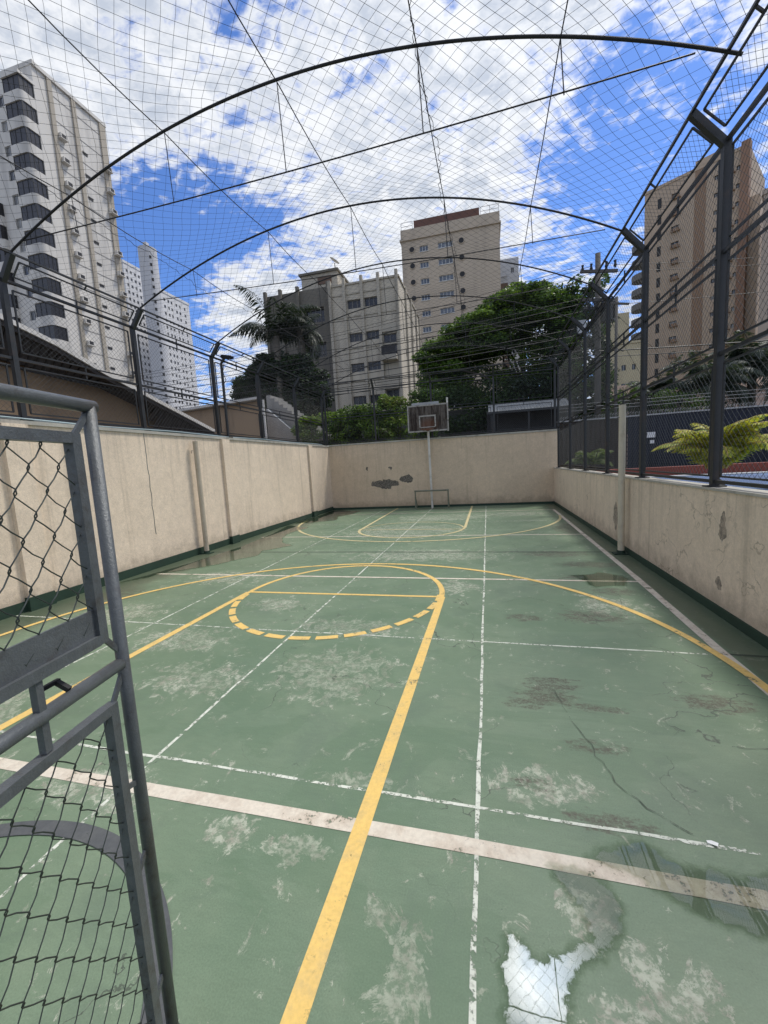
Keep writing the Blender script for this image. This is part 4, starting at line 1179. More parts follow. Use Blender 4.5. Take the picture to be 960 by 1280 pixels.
# ---------------------------------------------------------------- right beige and brown tower, turned
def right_tower():
    M_rt = basic('pinkish_beige_tile', (.44, .345, .255), .8, 0, .1, .3, 10, 0, (.33, .26, .19), .4, True)
    M_rb = basic('brown_tile_strip', (.27, .18, .12), .8, 0, .12, .3, 10, 0, (.2, .12, .07), .4, True)
    M_orange = basic('orange_brown_fin', (.26, .16, .11), .8, 0, .1, .3, 10)
    P0 = Vector((42.75, 85.95, 0)); dd = Vector((-.81252584, .58292518, 0))
    # local x runs from the far-left end of the face to the near right corner
    Lf = 15.2
    org = P0 + dd*Lf
    T = thing('apartment_tower', 'tall beige tower with brown vertical stripe and orange fin behind the right fence', 'apartment building', tuple(org), math.atan2(-dd.y, -dd.x))
    P = 2.8; H_ = 50.1
    zs = [47.6-P*i for i in range(15)]
    fr = []
    for z in zs: fr += [(Lf-10.8, Lf-9.6, z-.5, z+.5), (Lf-6.9+.1, Lf-6.15, z-.3, z+.4), (Lf-4.6, Lf-4.1, z-.4, z+.3), (Lf-3.1, Lf-2.2, z-.45, z+.45), (Lf-1.65, Lf-1.2, z-.4, z+.3)]
    box_walls(T, Lf, 14, H_, M_rt, fr, (), depth=.3)
    for h in fr: window(T, (0, 0, 0), *FR, h, .25, 2, pane=False)
    sh = MB(); sh.box(0, 1.35, -.5, .0, 0, .1); sh.box(0, .08, -.45, 0, .1, .75); sh.box(.3, 1.1, -.42, -.1, .1, .6); shm = sh.mesh('ac_ledge', M_rb)
    for z in zs: place('ac_ledge', shm, T, (Lf-10.7, -.002, z-.65)); place('ac_ledge', shm, T, (Lf-3.1, -.002, z-.6))
    mb = MB(); mb.box(Lf-7.3, Lf-5.7, -.06, .0, -.5, H_+.02)
    ms = mb.build('brown_stripe', M_rb, T)
    mb = MB(); mb.box(Lf-1.1, Lf+.05, -.35, 1.2, -.5, H_+1.0); mb.build('orange_fin', M_orange, T)
    mb = MB(); mb.box(Lf+.06, Lf+1.4, 1.0, 8, -.5, H_-7.5); mb.build('side_bay', M_rt, T)
    mb = MB(); mb.box(-.1, Lf-1.15, -.12, 14, H_+.003, H_+.5); mb.box(Lf-7.3, Lf-3.5, -.14, 8, H_+.503, H_+1.5); mb.build('parapet', M_rt, T)
    # dark recess line and curved balconies on the left edge
    sm = MB(); sm.box(0, .6, -.05, .0, 0, 1.7); smm = sm.mesh('stair_slot', M_dark)
    for z in zs: place('stair_slot', smm, T, (Lf-13.0, 0, z-1.0))
    bl = MB()
    n = 12
    pts = [(-2.6*math.sin(math.pi*i/n), 1.6-2.0*math.cos(math.pi*i/n)) for i in range(n+1)]
    for a, b in zip(pts[:-1], pts[1:]): bl.quad((a[0], a[1], 0), (b[0], b[1], 0), (b[0], b[1], 1.15), (a[0], a[1], 1.15))
    bl.poly([(p[0], p[1], 0) for p in pts]); bl.poly([(p[0], p[1], .12) for p in reversed(pts)])
    bm_ = bl.mesh('round_balcony', M_cdk)
    for z in zs[2:]: place('round_balcony', bm_, T, (0, 0, z-1.2))
    # the next tower at the very right edge
    V = thing('apartment_tower', 'beige-grey tower with orange side stripes at the extreme right edge', 'apartment building', (39.7, 76, 0), R(-30))
    M_v = basic('greyer_beige_render', (.40, .33, .27), .85, 0, .1, .3, 8, 0, (.3, .25, .2), .4, True)
    zs = [35-2.8*i for i in range(11)]
    fr = [(s, s+.8, z-.4, z+.5) for z in zs for s in (1.0, 3.0, 5.6)]
    box_walls(V, 14, 12, 37.5, M_v, fr, (), [(2+2.2*i, 2.8+2.2*i, z-.4, z+.5) for z in zs for i in range(3)], depth=.25)
    for h in fr: window(V, (0, 0, 0), *FR, h, .22, 2, pane=False)
    mb = MB(); mb.box(4.2, 4.9, -.15, .0, -.5, 37.6); mb.build('orange_stripe', M_orange, V)
    mb = MB(); mb.box(-.2, 14.2, -.2, 12, 37.503, 38.2); mb.build('parapet', M_v, V)
right_tower()


def small_right_blocks():
    M_y = basic('yellow_cream_render', (.52, .45, .29), .85, 0, .1, .4, 8, 0, (.36, .3, .2), .4, True)
    B = thing('apartment_block', 'small cream block seen low between the utility pole and the brown striped tower', 'building', (18.1, 70, 0))
    zs = [19.6-2.7*i for i in range(6)]
    fr = [(1.6, 2.2, z-.4, z+.4) for z in zs]+[(3.0, 3.5, z-.4, z+.4) for z in zs]
    box_walls(B, 4.6, 9, 17.6, M_y, [h for h in fr if h[3] < 17], (), depth=.25)
    for h in fr:
        if h[3] < 17: window(B, (0, 0, 0), *FR, h, .22, 2, pane=False)
    mb = MB(); mb.box(0, 2.7, .5, 7, 17.603, 22.2); mb.build('tower_head', M_y, B)
    mb = MB(); mb.box(-.1, 4.7, -.15, 9.1, 17.603, 17.9); mb.build('parapet', M_y, B)
    G = thing('low_house', 'low pinkish house with a dark tiled roof beyond the right yard', 'house', (9.5, 40, 0))
    M_p = basic('pinkish_render', (.42, .31, .25), .85, 0, .15, .5, 10, 0, (.3, .24, .2), .5, True)
    box_walls(G, 16, 9, 6.4, M_p, [(2, 3.2, 3.4, 4.8), (6, 7.2, 3.4, 4.8), (10, 11.2, 3.4, 4.8)], (), depth=.2)
    for h in [(2, 3.2, 3.4, 4.8), (6, 7.2, 3.4, 4.8), (10, 11.2, 3.4, 4.8)]: window(G, (0, 0, 0), *FR, h, .18, 2)
    mb = MB(); mb.hexa([(-.4, -.5, 6.403), (16.4, -.5, 6.403), (16.4, 9.4, 6.403), (-.4, 9.4, 6.403)], [(1.5, 4.0, 8.0), (14.5, 4.0, 8.0), (14.5, 5.0, 8.0), (1.5, 5.0, 8.0)]); mb.build('roof', basic('old_tile', (.12, .075, .055), .85, 0, .3, 2, 20), G)
small_right_blocks()


# ---------------------------------------------------------------- low roofs beyond the left wall
def corrugated(mb, p0, u, v, n, amp=.03):
    """corrugated sheet from p0, ridges running along v, waves along u"""
    p0 = Vector(p0); u = Vector(u); v = Vector(v); nn = u.cross(v).normalized()
    k = n*4
    prof = [amp*math.sin(2*math.pi*i/4+.4) for i in range(k+1)]
    for i in range(k):
        a = p0+u*(i/k)+nn*prof[i]; b = p0+u*((i+1)/k)+nn*prof[i+1]
        mb.quad(a, b, b+v, a+v)

def left_sheds():
    M_rf = basic('dark_roof_tile', (.050, .043, .040), .85, 0, .35, 2.5, 25, .4, (.025, .022, .02), .7)  # one dark tone for roof top, underside and ribbed skirt
    M_sw = basic('ochre_shed_wall', (.30, .215, .135), .88, 0, .15, 1.0, 14, .1, (.17, .12, .08), .6, True)
    M_edge = basic('pale_verge', (.55, .53, .50), .8, 0, .2, 3, 20)
    S = thing('shed_house', 'ochre shed with a long dark sloping roof edge beyond the left wall', 'house', (-10.4, 8, 0))
    # gable wall parallel to the court wall
    mb = MB(); mb.poly([(-9.6, 1, -.05), (-9.6, 12.2, -.05), (-9.6, 12.2, 3.2), (-9.6, 5.5, 5.35), (-9.6, 1, 5.6)]); mb.poly([(-9.6, 12.2, -.05), (-15, 12.2, -.05), (-15, 12.2, 3.2), (-9.6, 12.2, 3.2)])
    loc(mb, 'wall', M_sw, S)
    # roof slab overhanging towards the court: top edge follows the verge
    A = [(1.0, 5.9), (5.6, 5.22), (7.2, 4.84), (8.3, 4.46), (10.0, 3.96), (12.3, 3.30)]
    mb = MB()
    for (ya, za), (yb, zb_) in zip(A[:-1], A[1:]):
        mb.hexa([(-15, ya, za-.14), (-9.0, ya, za-.14), (-9.0, yb, zb_-.14), (-15, yb, zb_-.14)], [(-15, ya, za), (-9.0, ya, za), (-9.0, yb, zb_), (-15, yb, zb_)])
    r_ = loc(mb, 'roof', M_rf, S)
    mb = MB()
    for (ya, za), (yb, zb_) in zip(A[:-1], A[1:]): mb.bar((-8.98, ya, za+.01), (-8.98, yb, zb_+.01), .05, .10)
    v = mb.build('verge', M_edge, r_); 
    # dark lean-to sheets hanging below the verge, ribs visible
    mb = MB()
    for i in range(46):
        y = 5.0+i*.165; zt_ = np.interp(y, [a[0] for a in A], [a[1] for a in A])-.16
        zl = np.interp(y, [5.0, 7.5, 9.5, 10.2, 12.6], [4.45, 4.30, 4.05, 3.2, 2.8])
        zl = min(zl, zt_-.04); mb.hexa([(-9.45, y, zl), (-9.38, y+.04, zl), (-9.38, y+.13, zl), (-9.45, y+.17, zl)], [(-9.12, y, zt_), (-9.06, y+.04, zt_), (-9.06, y+.13, zt_), (-9.12, y+.17, zt_)])
    loc(mb, 'ribbed_skirt', M_rf, S)
    mb = MB(); mb.tube([(-9.3, 1, 4.50), (-9.3, 9.6, 4.12)], .035, 6); loc(mb, 'gutter_pipe', M_fence, S)
    # small house with a stained parapet
    Hh = thing('small_house', 'small ochre house wall with a mouldy white roof edge left of the palm', 'house', (-11, 16.9, 0))
    mb = MB(); mb.hexa([(-13.6, 16.2, -.05), (-9.3, 16.2, -.05), (-10.9, 18.3, -.05), (-13.6, 18.3, -.05)], [(-13.6, 16.2, 4.72), (-9.3, 16.2, 4.90), (-10.9, 18.3, 4.90), (-13.6, 18.3, 4.72)]); loc(mb, 'wall', basic('ochre_wall_stained', (.33, .235, .15), .88, 0, .15, 1.0, 14, .1, (.12, .09, .065), .7, True), Hh)
    mb = MB(); mb.hexa([(-13.9, 15.9, 4.72), (-9.2, 15.9, 4.93), (-10.8, 18.4, 4.93), (-13.9, 18.4, 4.72)], [(-13.9, 15.9, 4.82), (-9.2, 15.9, 5.03), (-10.8, 18.4, 5.03), (-13.9, 18.4, 4.82)]); loc(mb, 'roof', M_edge, Hh)
    mb = MB()
    for x, z, s in ((-13.1, 4.35, .22), (-12.6, 4.0, .12), (-9.55, 4.1, .05), (-9.5, 3.5, .05)):
        mb = MB(); mb.tube([(x, 16.2, z), (x, 16.15, z)], s*.5, 10); loc(mb, 'wall_hole', M_dark, Hh)
    mb = MB(); mb.tube([(-9.25, 16.1, 0), (-9.25, 16.1, 4.9)], .06, 8); loc(mb, 'downpipe', M_edge, Hh)
    # bare concrete flank with sloping top and stair behind it
    Cn = thing('stair_block', 'pale bare concrete stair flank with sloping top beyond the left fence end', 'stair', (-9, 19, 0))
    mb = MB(); mb.poly([(-10.5, 18.5, -.05), (-8.2, 18.5, -.05), (-8.2, 18.5, 3.1), (-8.9, 18.5, 3.5), (-10.5, 18.5, 4.95)]); mb.poly([(-10.5, 18.5, 4.95), (-8.9, 18.5, 3.5), (-8.2, 18.5, 3.1), (-8.2, 18.75, 3.1), (-8.9, 18.75, 3.5), (-10.5, 18.75, 4.95)])
    mb.poly([(-8.2, 18.75, -.05), (-10.5, 18.75, -.05), (-10.5, 18.75, 4.95), (-8.9, 18.75, 3.5), (-8.2, 18.75, 3.1)])
    loc(mb, 'flank_wall', M_conc_light, Cn)
    mb = MB()
    for i in range(14): mb.box(-10.6+.22*i, -10.38+.22*i, 18.8, 20.2, 3.3, 5.6-.17*i)
    loc(mb, 'steps', M_concrete, Cn)
left_sheds()

# metal canopy roof behind the end wall, right of the hoop
CN = thing('canopy', 'pale corrugated canopy roof under the big tree behind the end wall', 'canopy', (2, 24, 0))
mb = MB(); corrugated(mb, (.1, 23.6, 4.35), (4.2, 0, 0), (0, 1.5, .62), 26); loc(mb, 'roof', basic('grey_sheet', (.34, .345, .34), .6, .1, .2, 2, 12, 0, (.2, .2, .19), .5), CN)
mb = MB(); mb.bar((.0, 23.56, 4.33), (4.4, 23.56, 4.33), .06, .12); loc(mb, 'gutter', M_fence, CN)
for x in (.3, 2.2, 4.1):
    mb = MB(); mb.bar((x, 23.7, -.05), (x, 23.7, 4.3), .1); loc(mb, 'post', M_fence, CN)
mb = MB(); mb.box(.0, 4.4, 25.1, 25.2, -.05, 4.6); loc(mb, 'back_panel', M_dark, CN)

# street wall closing the view behind the end wall
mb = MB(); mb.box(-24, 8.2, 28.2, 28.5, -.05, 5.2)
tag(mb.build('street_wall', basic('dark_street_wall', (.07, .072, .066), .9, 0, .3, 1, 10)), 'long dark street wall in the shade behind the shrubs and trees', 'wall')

# ------------------------------------------------------------------ right yard
BW = thing('screen_wall', 'dark blue and brown metal screen wall across the yard on the right', 'wall', (8, 17.5, 1.13))
M_bl = basic('navy_sheet', (.006, .010, .024), .6, 0, .2, 2, 20)
M_brn = basic('brown_sheet', (.034, .026, .022), .75, 0, .3, 2, 20)
mb = MB(); corrugated(mb, (5.15, 17.5, 1.0), (12, 0, 0), (0, 0, 2.15), 60, .02); loc(mb, 'blue_panel', M_bl, BW)
mb = MB(); corrugated(mb, (2.66, 17.52, 1.0), (2.48, 0, 0), (0, 0, 2.1), 14, .02); loc(mb, 'brown_panel', M_brn, BW)
mb = MB(); mb.bar((2.66, 17.48, 3.13), (17.2, 17.48, 3.2), .05, .05); loc(mb, 'top_rail', M_conc_light, BW)
mb = MB()
for i in range(150):
    x = 2.8+i*.097
    mb.tube([(x, 17.48, 3.16), (x+random.uniform(-.03, .03), 17.46, 3.30)], .006, 3); mb.tube([(x-.05, 17.47, 3.24), (x+.05, 17.47, 3.31)], .005, 3)
loc(mb, 'spikes', M_conc_light, BW)
for z in (3.5, 3.62, 3.74):
    mb = MB(); mb.tube([(2.7+.6*i, 17.5, z+.01*math.sin(i)) for i in range(25)], .006, 4); loc(mb, 'electric_wire', M_conc_light, BW)
mb = MB(); mb.box(5.78, 6.05, 17.40, 17.43, 2.30, 2.5); mb.box(5.88, 6.02, 17.40, 17.43, 2.08, 2.2); tag(mb.build('wall_sign', basic('white_sign', (.65, .66, .68), .5)), 'small white notice plate hung on the blue screen wall', 'sign')
# pool with coping
PX0, PX1, PY0, PY1 = 3.55, 13, 5.2, 11.2
mb = MB(); mb.quad((PX0, PY0, 1.165), (PX1, PY0, 1.165), (PX1, PY1, 1.165), (PX0, PY1, 1.165))
def pool_mat():
    mt, t, out = newmat('pool_water')
    p = t.world()
    n = t.noise(p, 5, 4, .6)
    c = t.mix(n, (.22, .34, .60), (.32, .46, .72))
    pbsdf(t, out, c, .08, 0, t.bump(n, .25, .05), .5); return mt
structure(mb.build('pool_water', pool_mat()))
PE = thing('pool_edge', 'pale pool coping with a red-brown kerb behind the right fence', 'pool edge', (8, 11.4, 1.13))
mb = MB(); mb.box(PX0-.35, PX1, PY1, PY1+.4, 1.13, 1.19); mb.box(PX0-.35, PX0, PY0, PY1-.003, 1.13, 1.19); loc(mb, 'coping', basic('pool_coping', (.30, .31, .33), .7), PE)
mb = MB(); mb.box(3.0, PX1+3, 12.6, 12.9, 1.13, 1.36); loc(mb, 'red_kerb', basic('red_kerb_paint', (.22, .055, .04), .7, 0, .2), PE)

# ------------------------------------------------------------------ vegetation
def leaf_mesh(name, clumps, size, mats, aspect=.5, up=.35, droop=0., weights=None):
    """many small folded leaf faces scattered in flattened clumps; clumps = (centre, radii, count)"""
    V = []; F = []; MI = []
    for (c, rad, n) in clumps:
        c = np.array(c); rad = np.array(rad)
        d_ = rng.normal(size=(n, 3)); d_ /= np.linalg.norm(d_, axis=1)[:, None]
        rr = rng.random(n)**.45
        p = c + d_*rr[:, None]*rad
        a = rng.normal(size=(n, 3)); a[:, 2] = a[:, 2]*.5 - droop; a /= np.linalg.norm(a, axis=1)[:, None]
        nn = rng.normal(size=(n, 3))*.7 + d_*.6; nn[:, 2] += up
        b = np.cross(nn, a); b /= (np.linalg.norm(b, axis=1)[:, None]+1e-9)
        L = size*rng.uniform(.6, 1.35, n)[:, None]
        w = L*aspect
        clumpm = rng.integers(0, len(mats))
        mi = np.where(rng.random(n) < .55, clumpm, rng.choice(len(mats), n, p=weights))
        i0 = len(V)
        q = np.stack([p-a*L*.5, p+b*w*.5, p+a*L*.5, p-b*w*.5], 1).reshape(-1, 3)
        V.extend(map(tuple, q)); F.extend([(i0+4*k, i0+4*k+1, i0+4*k+2, i0+4*k+3) for k in range(n)]); MI.extend(mi.tolist())
    me = bpy.data.meshes.new(name); me.from_pydata(V, [], F)
    for x in mats: me.materials.append(x)
    me.polygons.foreach_set('material_index', MI); me.update()
    return me


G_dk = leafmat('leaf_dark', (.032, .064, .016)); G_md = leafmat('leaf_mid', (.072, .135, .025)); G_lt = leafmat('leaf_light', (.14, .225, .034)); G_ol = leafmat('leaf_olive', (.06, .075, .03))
G_yl = leafmat('leaf_yellow', (.30, .26, .045), .3); G_yg = leafmat('leaf_yellow_green', (.15, .18, .035), .3); G_bl = leafmat('leaf_bluish', (.035, .055, .04))


def limb(mb, p, q, r0, r1, wob=.15, n=6):
    p = Vector(p); q = Vector(q)
    pts = [p.lerp(q, i/n) + (Vector((random.gauss(0, wob), random.gauss(0, wob), random.gauss(0, wob*.4))) if 0 < i < n else Vector()) for i in range(n+1)]
    mb.tube(pts, [r0+(r1-r0)*i/n for i in range(n+1)], 8); return pts


def canopy_tree(label, base, clumps, trunk_top, size, mats, tr=.35, name='canopy_tree', leafn=1.0, limbs=14):
    T = thing(name, label, 'tree', base)
    mb = MB(); top = Vector(trunk_top); b = Vector(base)
    limb(mb, b, top, tr, tr*.65, .12)
    for (c, rad, n) in random.sample(clumps, min(limbs, len(clumps))):
        limb(mb, top-Vector((0, 0, random.uniform(0, 1.2))), Vector(c)-Vector((0, 0, rad[2]*.4)), tr*.26, .02, .2)
    loc(mb, 'trunk', M_trunk, T, True)
    me = leaf_mesh('crown', [(c, rad, int(n*leafn)) for c, rad, n in clumps], size, mats)
    o = bpy.data.objects.new('crown', me); COL.objects.link(o); o.parent = T; o.matrix_parent_inverse = Matrix.Translation(T.location).inverted()
    return T


# big umbrella crown in the middle right
cl = []
prof = [(-4.6, 8.6), (-3.9, 9.4), (-3.4, 9.9), (-2.2, 10.6), (-1.0, 11.2), (.3, 11.9), (1.4, 12.5), (2.6, 12.6), (3.8, 12.2), (5.0, 11.5), (5.9, 10.5)]
px_, pz_ = [a[0] for a in prof], [a[1] for a in prof]
for i in range(210):
    x = random.uniform(-4.3, 5.8); ztop = np.interp(x, px_, pz_)
    y = 30+random.uniform(-3.6, 3.0)
    lay = random.choice((0, 0, 0, 0, 1, 1, 2))
    zc = ztop - .35 - lay*1.0 - .11*max(0, abs(y-30)-.6)**2 + random.uniform(-.22, .22)
    if zc < 6.6: continue
    cl.append(((x, y, zc), (random.uniform(.55, 1.0), random.uniform(.6, 1.0), random.uniform(.24, .42)), int(random.uniform(380, 560))))
for i in range(110):
    x = random.uniform(-3.9, 5.6); ztop = np.interp(x, px_, pz_)
    lowb = 7.0 if x < -2.5 else 5.4
    cl.append(((x, 30+random.uniform(-1.6, 2.4), random.uniform(lowb, ztop-1.2)), (1.1, .9, .6), 420))
canopy_tree('big spreading green umbrella-shaped tree right of the central tower', (2.6, 30, -.05), cl[::1], (2.3, 30, 7.2), .2, [G_dk, G_md, G_md, G_lt, G_lt], .40, limbs=16)
# darker, looser tree behind the pole
cl = []
for i in range(75):
    x = random.uniform(3.6, 6.9); zc = random.uniform(5.0, 12.0)
    if zc > 10.6 and not 4.2 < x < 6.5: continue
    cl.append(((x, 27+random.uniform(-1.3, 1.3), zc), (random.uniform(.35, .75), .7, random.uniform(.25, .5)), int(random.uniform(110, 220))))
canopy_tree('dark loose tree with gaps behind the utility pole', (5.0, 27, -.05), cl, (5.1, 27, 8.5), .24, [G_dk, G_dk, G_bl, G_md], .25, name='street_tree')
# low dark growth under the canopies
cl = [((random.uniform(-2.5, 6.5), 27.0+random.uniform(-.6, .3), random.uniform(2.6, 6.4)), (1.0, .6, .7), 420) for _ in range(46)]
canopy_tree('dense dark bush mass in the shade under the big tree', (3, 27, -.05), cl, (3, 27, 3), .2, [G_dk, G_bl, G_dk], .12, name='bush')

# shrubs behind the end wall left of the hoop
SH = [(-8.3, 18.3, 4.35, .62, 'yellow-green flowering shrub behind the wall at the left fence corner'), (-6.9, 18.7, 4.55, .85, 'bushy green shrub second from the left behind the end wall'),
      (-5.3, 18.4, 4.6, .95, 'large dense green shrub behind the end wall, below the concrete block'), (-4.1, 18.9, 5.05, .9, 'tall light green shrub just left of the backboard'), (-2.9, 19.4, 5.2, .8, 'dark green shrub half hidden behind the backboard'),
      (-6.2, 18.0, 3.55, .6, 'pale grey-green low shrub poking above the wall top'), (-4.6, 17.9, 3.6, .65, 'round low shrub close behind the wall left of the hoop')]
for i, (x, y, zt_, rr, lb) in enumerate(SH):
    cl = []
    rr *= 1.25
    for k in range(30):
        a = random.uniform(0, 6.28); q = random.random()**.6
        cl.append(((x+rr*.8*q*math.cos(a), y+rr*.6*q*math.sin(a), random.uniform(2.2, zt_-.15)), (rr*.42, rr*.42, .28), 210))
    cl += [((x+random.uniform(-.5, .5)*rr, y-.1, zt_-.25+random.uniform(-.2, .1)), (.32, .3, .22), 200) for _ in range(8)]
    T = thing('shrub', lb, 'shrub', (x, y, 0), 0, 'shrubs behind the end wall')
    mb = MB()
    for k in range(5): limb(mb, (x, y, -.05), (x+random.uniform(-.5, .5), y+random.uniform(-.3, .3), zt_-.6), .05, .015, .05)
    loc(mb, 'stems', M_trunk, T, True)
    me = leaf_mesh('foliage', cl, .13, [[G_lt, G_yg, G_md], [G_md, G_lt, G_dk], [G_md, G_dk, G_lt], [G_lt, G_md, G_yg], [G_dk, G_md], [G_ol, G_bl, G_lt], [G_md, G_ol, G_lt]][i], .42)
    o = bpy.data.objects.new('foliage', me); COL.objects.link(o); o.parent = T; o.matrix_parent_inverse = Matrix.Translation(T.location).inverted()


def frond(mb, base, az, el0, L, droop, leaf=.55, n=26, width=.035, wid=1.0, hang=.35):
    """one pinnate palm leaf: bent rachis with leaflets both sides"""
    p = Vector(base); h = Vector((math.cos(az), math.sin(az), 0)); side = Vector((-math.sin(az), math.cos(az), 0))
    el = el0; pts = [p.copy()]; dirs = []
    for i in range(n):
        dd = h*math.cos(el)+Vector((0, 0, math.sin(el))); p = p+dd*(L/n); pts.append(p.copy()); dirs.append(dd)
        el -= droop/n*(.5+1.2*i/n)
    mb.cur = 0
    mb.tube(pts[::2] if n % 2 == 0 else pts, [.022*(1-.8*i/(len(pts[::2])-1 if n % 2 == 0 else n)) + .004 for i in range(len(pts[::2]) if n % 2 == 0 else n+1)], 4)
    for i in range(2, n):
        f = i/n; ll = leaf*wid*math.sin(math.pi*min(1, .12+.88*f)**.8)*(.9+.2*random.random()) + .05
        upv = dirs[i].cross(side)
        for s in (1, -1):
            for sub in (0, .5):
                q = pts[i].lerp(pts[min(i+1, n)], sub)
                dr = (side*s*.85 + dirs[i]*random.uniform(.35, .65) + Vector((0, 0, -hang*random.uniform(.5, 1.4)))).normalized()
                e = q+dr*ll; wv = dirs[i]*width*.5
                mid_ = q+dr*ll*.45+Vector((0, 0, .04*ll))
                mb.cur = 1 if random.random() < .6 else 2
                mb.quad(q, mid_-wv, e-Vector((0, 0, .12*ll)), mid_+wv)


def palm(label, base, top, nf, L, mats, tr=.16, leaf=.6, droop=1.6, elr=(-.3, 1.3), name='palm_tree', cat='palm', width=.05, group=None, azs=None, hang=.35, stems=1):
    T = thing(name, label, cat, base, 0, group)
    mb = MB()
    if tr:
        limb(mb, base, top, tr*1.2, tr, .06); loc(mb, 'trunk', M_palmtrunk, T, True)
    for k in range(nf):
        az = (2*math.pi*k/nf + random.uniform(-.3, .3)) if azs is None else azs[k % len(azs)]+random.uniform(-.15, .15)
        el = random.uniform(*elr)
        mb = MB(); frond(mb, Vector(top)+Vector((random.uniform(-.1, .1), random.uniform(-.1, .1), 0)), az, el, L*random.uniform(.75, 1.1), droop*random.uniform(.7, 1.2), leaf, width=width, hang=hang)
        loc(mb, 'frond', mats, T)
    return T


PG = [basic('palm_rachis', (.05, .055, .03), .6), leafmat('palm_dark', (.014, .024, .015)), leafmat('palm_dark_two', (.022, .036, .02))]
palm('dark palm whose long arching frond crosses the sky left of the concrete wing', (-12.7, 24.3, -.05), (-12.5, 24.0, 10.1), 15, 3.6, PG, .2, .85, 1.7, (-.1, 1.35), hang=.75, width=.07)
palm('second dark palm, right of the other, with drooping fronds before the sooty concrete wing', (-11.5, 25.2, -.05), (-11.3, 25.0, 10.6), 13, 2.4, PG, .22, .85, 1.9, (-.3, 1.3), hang=.75, width=.07)
# dark creeper covered mass below the palms
cl = []
for i in range(190):
    a = random.uniform(0, 6.28); q = random.random()**.5
    x = -12.75+3.0*q*math.cos(a); zc = 6.9+2.1*q*math.sin(a)
    cl.append(((x, 24.6+random.uniform(-.8, .8)*(1-q*.5), zc), (.65, .6, .5), 420))
cl += [((-15.6+random.uniform(-.25, .25), 24.2, 5.6+.3*i), (.28, .3, .45), 140) for i in range(8)]
cl += [((random.uniform(-13, -9.6), 24.8, random.uniform(3.0, 5.5)), (.8, .6, .7), 300) for i in range(22)]
T = canopy_tree('dense dark creeper-covered tree below the palms at left', (-12.8, 24.8, -.05), cl, (-12.8, 24.8, 5), .2, [G_dk, G_bl, leafmat('leaf_blackish', (.012, .022, .012))], .3, name='creeper_tree')

PY = [basic('yellow_rachis', (.34, .26, .06), .6), leafmat('palm_yellow', (.44, .42, .06), .3), leafmat('palm_yellow_green', (.27, .33, .05), .3)]
for k, (x, y) in enumerate(((3.5, 7.6),)):
    palm('bright yellow-green areca palm clump behind the right fence by the pool', (x, y, 1.13), (x, y, 1.50), 40, 1.02, PY, .05, .24, 1.75, (.95, 1.57), name='areca_palm', width=.026, hang=.25)
PY2 = [basic('green_rachis', (.16, .17, .06), .6), leafmat('palm_pale_green', (.14, .19, .07), .3), leafmat('palm_pale_green_two', (.09, .14, .05), .3)]
palm('small pale green palm plant near the far corner behind the right fence', (3.35, 14.8, 1.13), (3.35, 14.8, 1.5), 14, .85, PY2, .05, .28, 1.5, (.5, 1.4), name='areca_palm', width=.03)
PB = [basic('grey_rachis', (.10, .11, .09), .6), leafmat('palm_bluegrey', (.03, .047, .038)), leafmat('palm_bluegrey_two', (.055, .075, .062))]
for k, (x, y, zt_, lb) in enumerate(((10.2, 22.8, 3.6, 'bluish palm nearest the second fence post beyond the blue screen wall'), (12.2, 23.6, 4.4, 'tall bluish palm beyond the blue wall at the right edge'), (14.2, 22.5, 4.0, 'bluish palm cut by the right edge beyond the blue wall'), (8.3, 24.2, 3.1, 'low bluish palm left of the others beyond the blue wall'))):
    palm(lb, (x, y, -.05), (x, y, zt_+1.1), 32, 2.5, PB, .17, .6, 1.5, (-.2, 1.4), width=.07, group='palms beyond the screen wall', hang=.5)
# small trees in the street on the right
for x, y, zc, rr, lb in ((6.4, 22.5, 4.0, .9, 'dull green bush beyond the brown screen wall right of the pole'), (8.2, 21, 3.4, .7, 'olive bush beyond the blue wall by the pole')):
    cl = [((x+random.uniform(-rr, rr), y+random.uniform(-.5, .5), zc+random.uniform(-1.4, .8)), (.5, .5, .35), 180) for _ in range(18)]
    canopy_tree(lb, (x, y, -.05), cl, (x, y, zc-.8), .12, [G_ol, G_dk, G_md], .1, name='bush')

# ------------------------------------------------------------------ utility pole and overhead lines
UP = thing('utility_pole', 'concrete utility pole with crossarms and transformer behind the right fence corner', 'utility pole', (4.95, 21, 0))
M_pole = basic('pole_concrete', (.085, .08, .075), .9, 0, .2, 2, 15, .1)
mb = MB(); mb.tube([(4.95, 21, -.05), (4.93, 21, 10.55)], [.16, .11], 12); loc(mb, 'pole', M_pole, UP, True)
for z, w in ((9.75, .75), (8.55, .7), (8.2, .6)):
    mb = MB(); mb.bar((4.93-w, 20.85, z+.1), (4.93+w, 20.85, z-.1), .1, .12); loc(mb, 'crossarm', M_pole, UP)
for x in (-.65, -.3, .3, .65):
    mb = MB(); mb.tube([(4.93+x, 20.85, 9.8), (4.93+x, 20.85, 9.9), (4.93+x, 20.85, 10.0), (4.93+x, 20.85, 10.1)], [.03, .07, .04, .06], 8); loc(mb, 'insulator', M_cable, UP)
    mb = MB(); mb.tube([(4.93+x*.8, 20.80, 8.60), (4.93+x*.8+.1, 20.75, 8.25)], .045, 6); loc(mb, 'fuse', M_cable, UP)
mb = MB(); mb.tube([(5.32, 20.9, 7.6), (5.32, 20.9, 8.35)], .27, 14); mb.tube([(5.32, 20.9, 8.35), (5.32, 20.9, 8.42)], .30, 14)
for a in range(8): mb.bar((5.32+.3*math.cos(a*.785), 20.9+.3*math.sin(a*.785), 7.65), (5.32+.3*math.cos(a*.785), 20.9+.3*math.sin(a*.785), 8.25), .02, .09)
loc(mb, 'transformer', M_fence, UP)
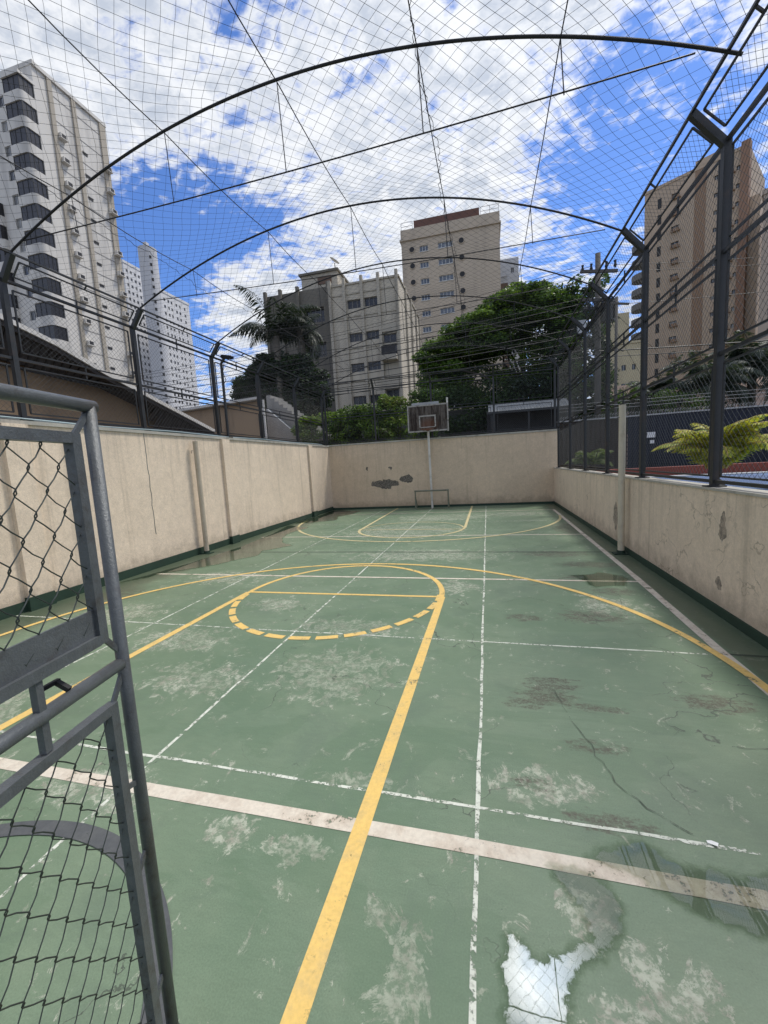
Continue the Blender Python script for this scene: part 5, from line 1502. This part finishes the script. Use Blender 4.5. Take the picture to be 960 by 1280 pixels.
mb = MB(); mb.box(4.05, 4.4, 20.7, 20.9, 7.2, 7.75); loc(mb, 'meter_box', M_alu, UP)
mb = MB(); mb.tube([(4.75, 20.8, 7.0), (4.3, 20.7, 8.2)], .02, 6); mb.tube([(4.75, 20.8, 6.4), (5.4, 20.75, 6.5), (5.9, 20.7, 6.2)], .02, 6)
for i in range(9): mb.tube([(4.93+random.uniform(-.5, .6), 20.8, random.uniform(6.2, 7)), (4.93+random.uniform(-.5, .6), 20.75, random.uniform(7, 8.3)), (4.93+random.uniform(-.8, .8), 20.8, random.uniform(8.4, 9.7))], .014, 5)
loc(mb, 'cable_bundle', M_cable, UP)
# second thinner pole by the fence
SP = thing('utility_pole', 'thin grey pole beside the main utility pole', 'utility pole', (5.25, 19.4, 0))
mb = MB(); mb.tube([(5.25, 19.4, -.05), (5.25, 19.4, 8.1)], .06, 10); loc(mb, 'pole', M_pole, SP, True)
mb = MB(); mb.bar((4.85, 19.35, 7.9), (5.7, 19.35, 7.75), .07); loc(mb, 'crossarm', M_pole, SP)

ordn = ['topmost', 'second', 'third', 'fourth', 'fifth', 'sixth', 'seventh', 'eighth', 'ninth', 'tenth', 'eleventh']
WL = [((-34, 23, 8.9), (4.2, 20.85, 10.1), .9, .012), ((-34, 22.6, 8.6), (4.6, 20.85, 10.0), .9, .012), ((-34, 22.2, 8.3), (5.3, 20.85, 9.8), .9, .012), ((-34, 21.3, 7.6), (4.3, 20.8, 8.7), .6, .016), ((-34, 21.2, 7.35), (4.6, 20.8, 8.5), .6, .02),
      ((-34, 21, 7.0), (4.9, 20.8, 8.2), .6, .022), ((-34, 20.9, 6.5), (4.9, 20.8, 7.5), .45, .02), ((-34, 20.8, 6.2), (4.9, 20.8, 7.2), .45, .024), ((-34, 20.7, 5.9), (4.9, 20.8, 6.9), .45, .02), ((-34, 20.6, 5.6), (4.9, 20.8, 6.5), .3, .018), ((-34, 20.5, 5.2), (4.9, 20.8, 6.2), .3, .02)]
for k, (a, b, sg, r) in enumerate(WL):
    a, b = Vector(a), Vector(b)
    mb = MB(); mb.tube([a.lerp(b, i/30)-Vector((0, 0, 4*sg*(i/30)*(1-i/30))) for i in range(31)], r*.8, 4)
    tag(mb.build('power_line', M_cable), '%s overhead line from the top, running left from the utility pole across the concrete building' % ordn[k], 'power line', 'overhead lines left of the pole')
WR = [((5.6, 20.85, 9.9), (34, 24, 10.3), .7, .012), ((5.2, 20.85, 9.7), (34, 23.6, 9.6), .7, .012), ((4.95, 20.8, 6.35), (34, 22, 6.2), .35, .035), ((4.95, 20.8, 6.1), (34, 21.8, 5.9), .35, .022), ((5.25, 19.35, 7.8), (34, 20, 8.4), .6, .014)]
for k, (a, b, sg, r) in enumerate(WR):
    a, b = Vector(a), Vector(b)
    mb = MB(); mb.tube([a.lerp(b, i/30)-Vector((0, 0, 4*sg*(i/30)*(1-i/30))) for i in range(31)], r*.8, 4)
    tag(mb.build('power_line', M_cable), ['high thin line leaving the pole top to the right, upper one', 'high thin line leaving the pole top to the right, lower one', 'thickest black line running level right of the pole before the striped tower', 'black line just under the thickest one right of the pole', 'thin line leaving the slimmer pole to the right'][k], 'power line', 'overhead lines right of the pole')
# service drops fanning from the pole into the yard
for k, (bx, by, bz) in enumerate(((9.5, 39, 6.2), (13.5, 39, 6.3), (17.5, 39, 6.2))):
    a, b = Vector((5, 20.9, 8.6)), Vector((bx, by, bz))
    mb = MB(); mb.tube([a.lerp(b, i/16)-Vector((0, 0, 1.2*(i/16)*(1-i/16))) for i in range(17)], .012, 4)
    tag(mb.build('power_line', M_cable), ['left', 'middle', 'right'][k]+' one of three drop wires from the pole down to the pinkish house', 'power line', 'drop wires')
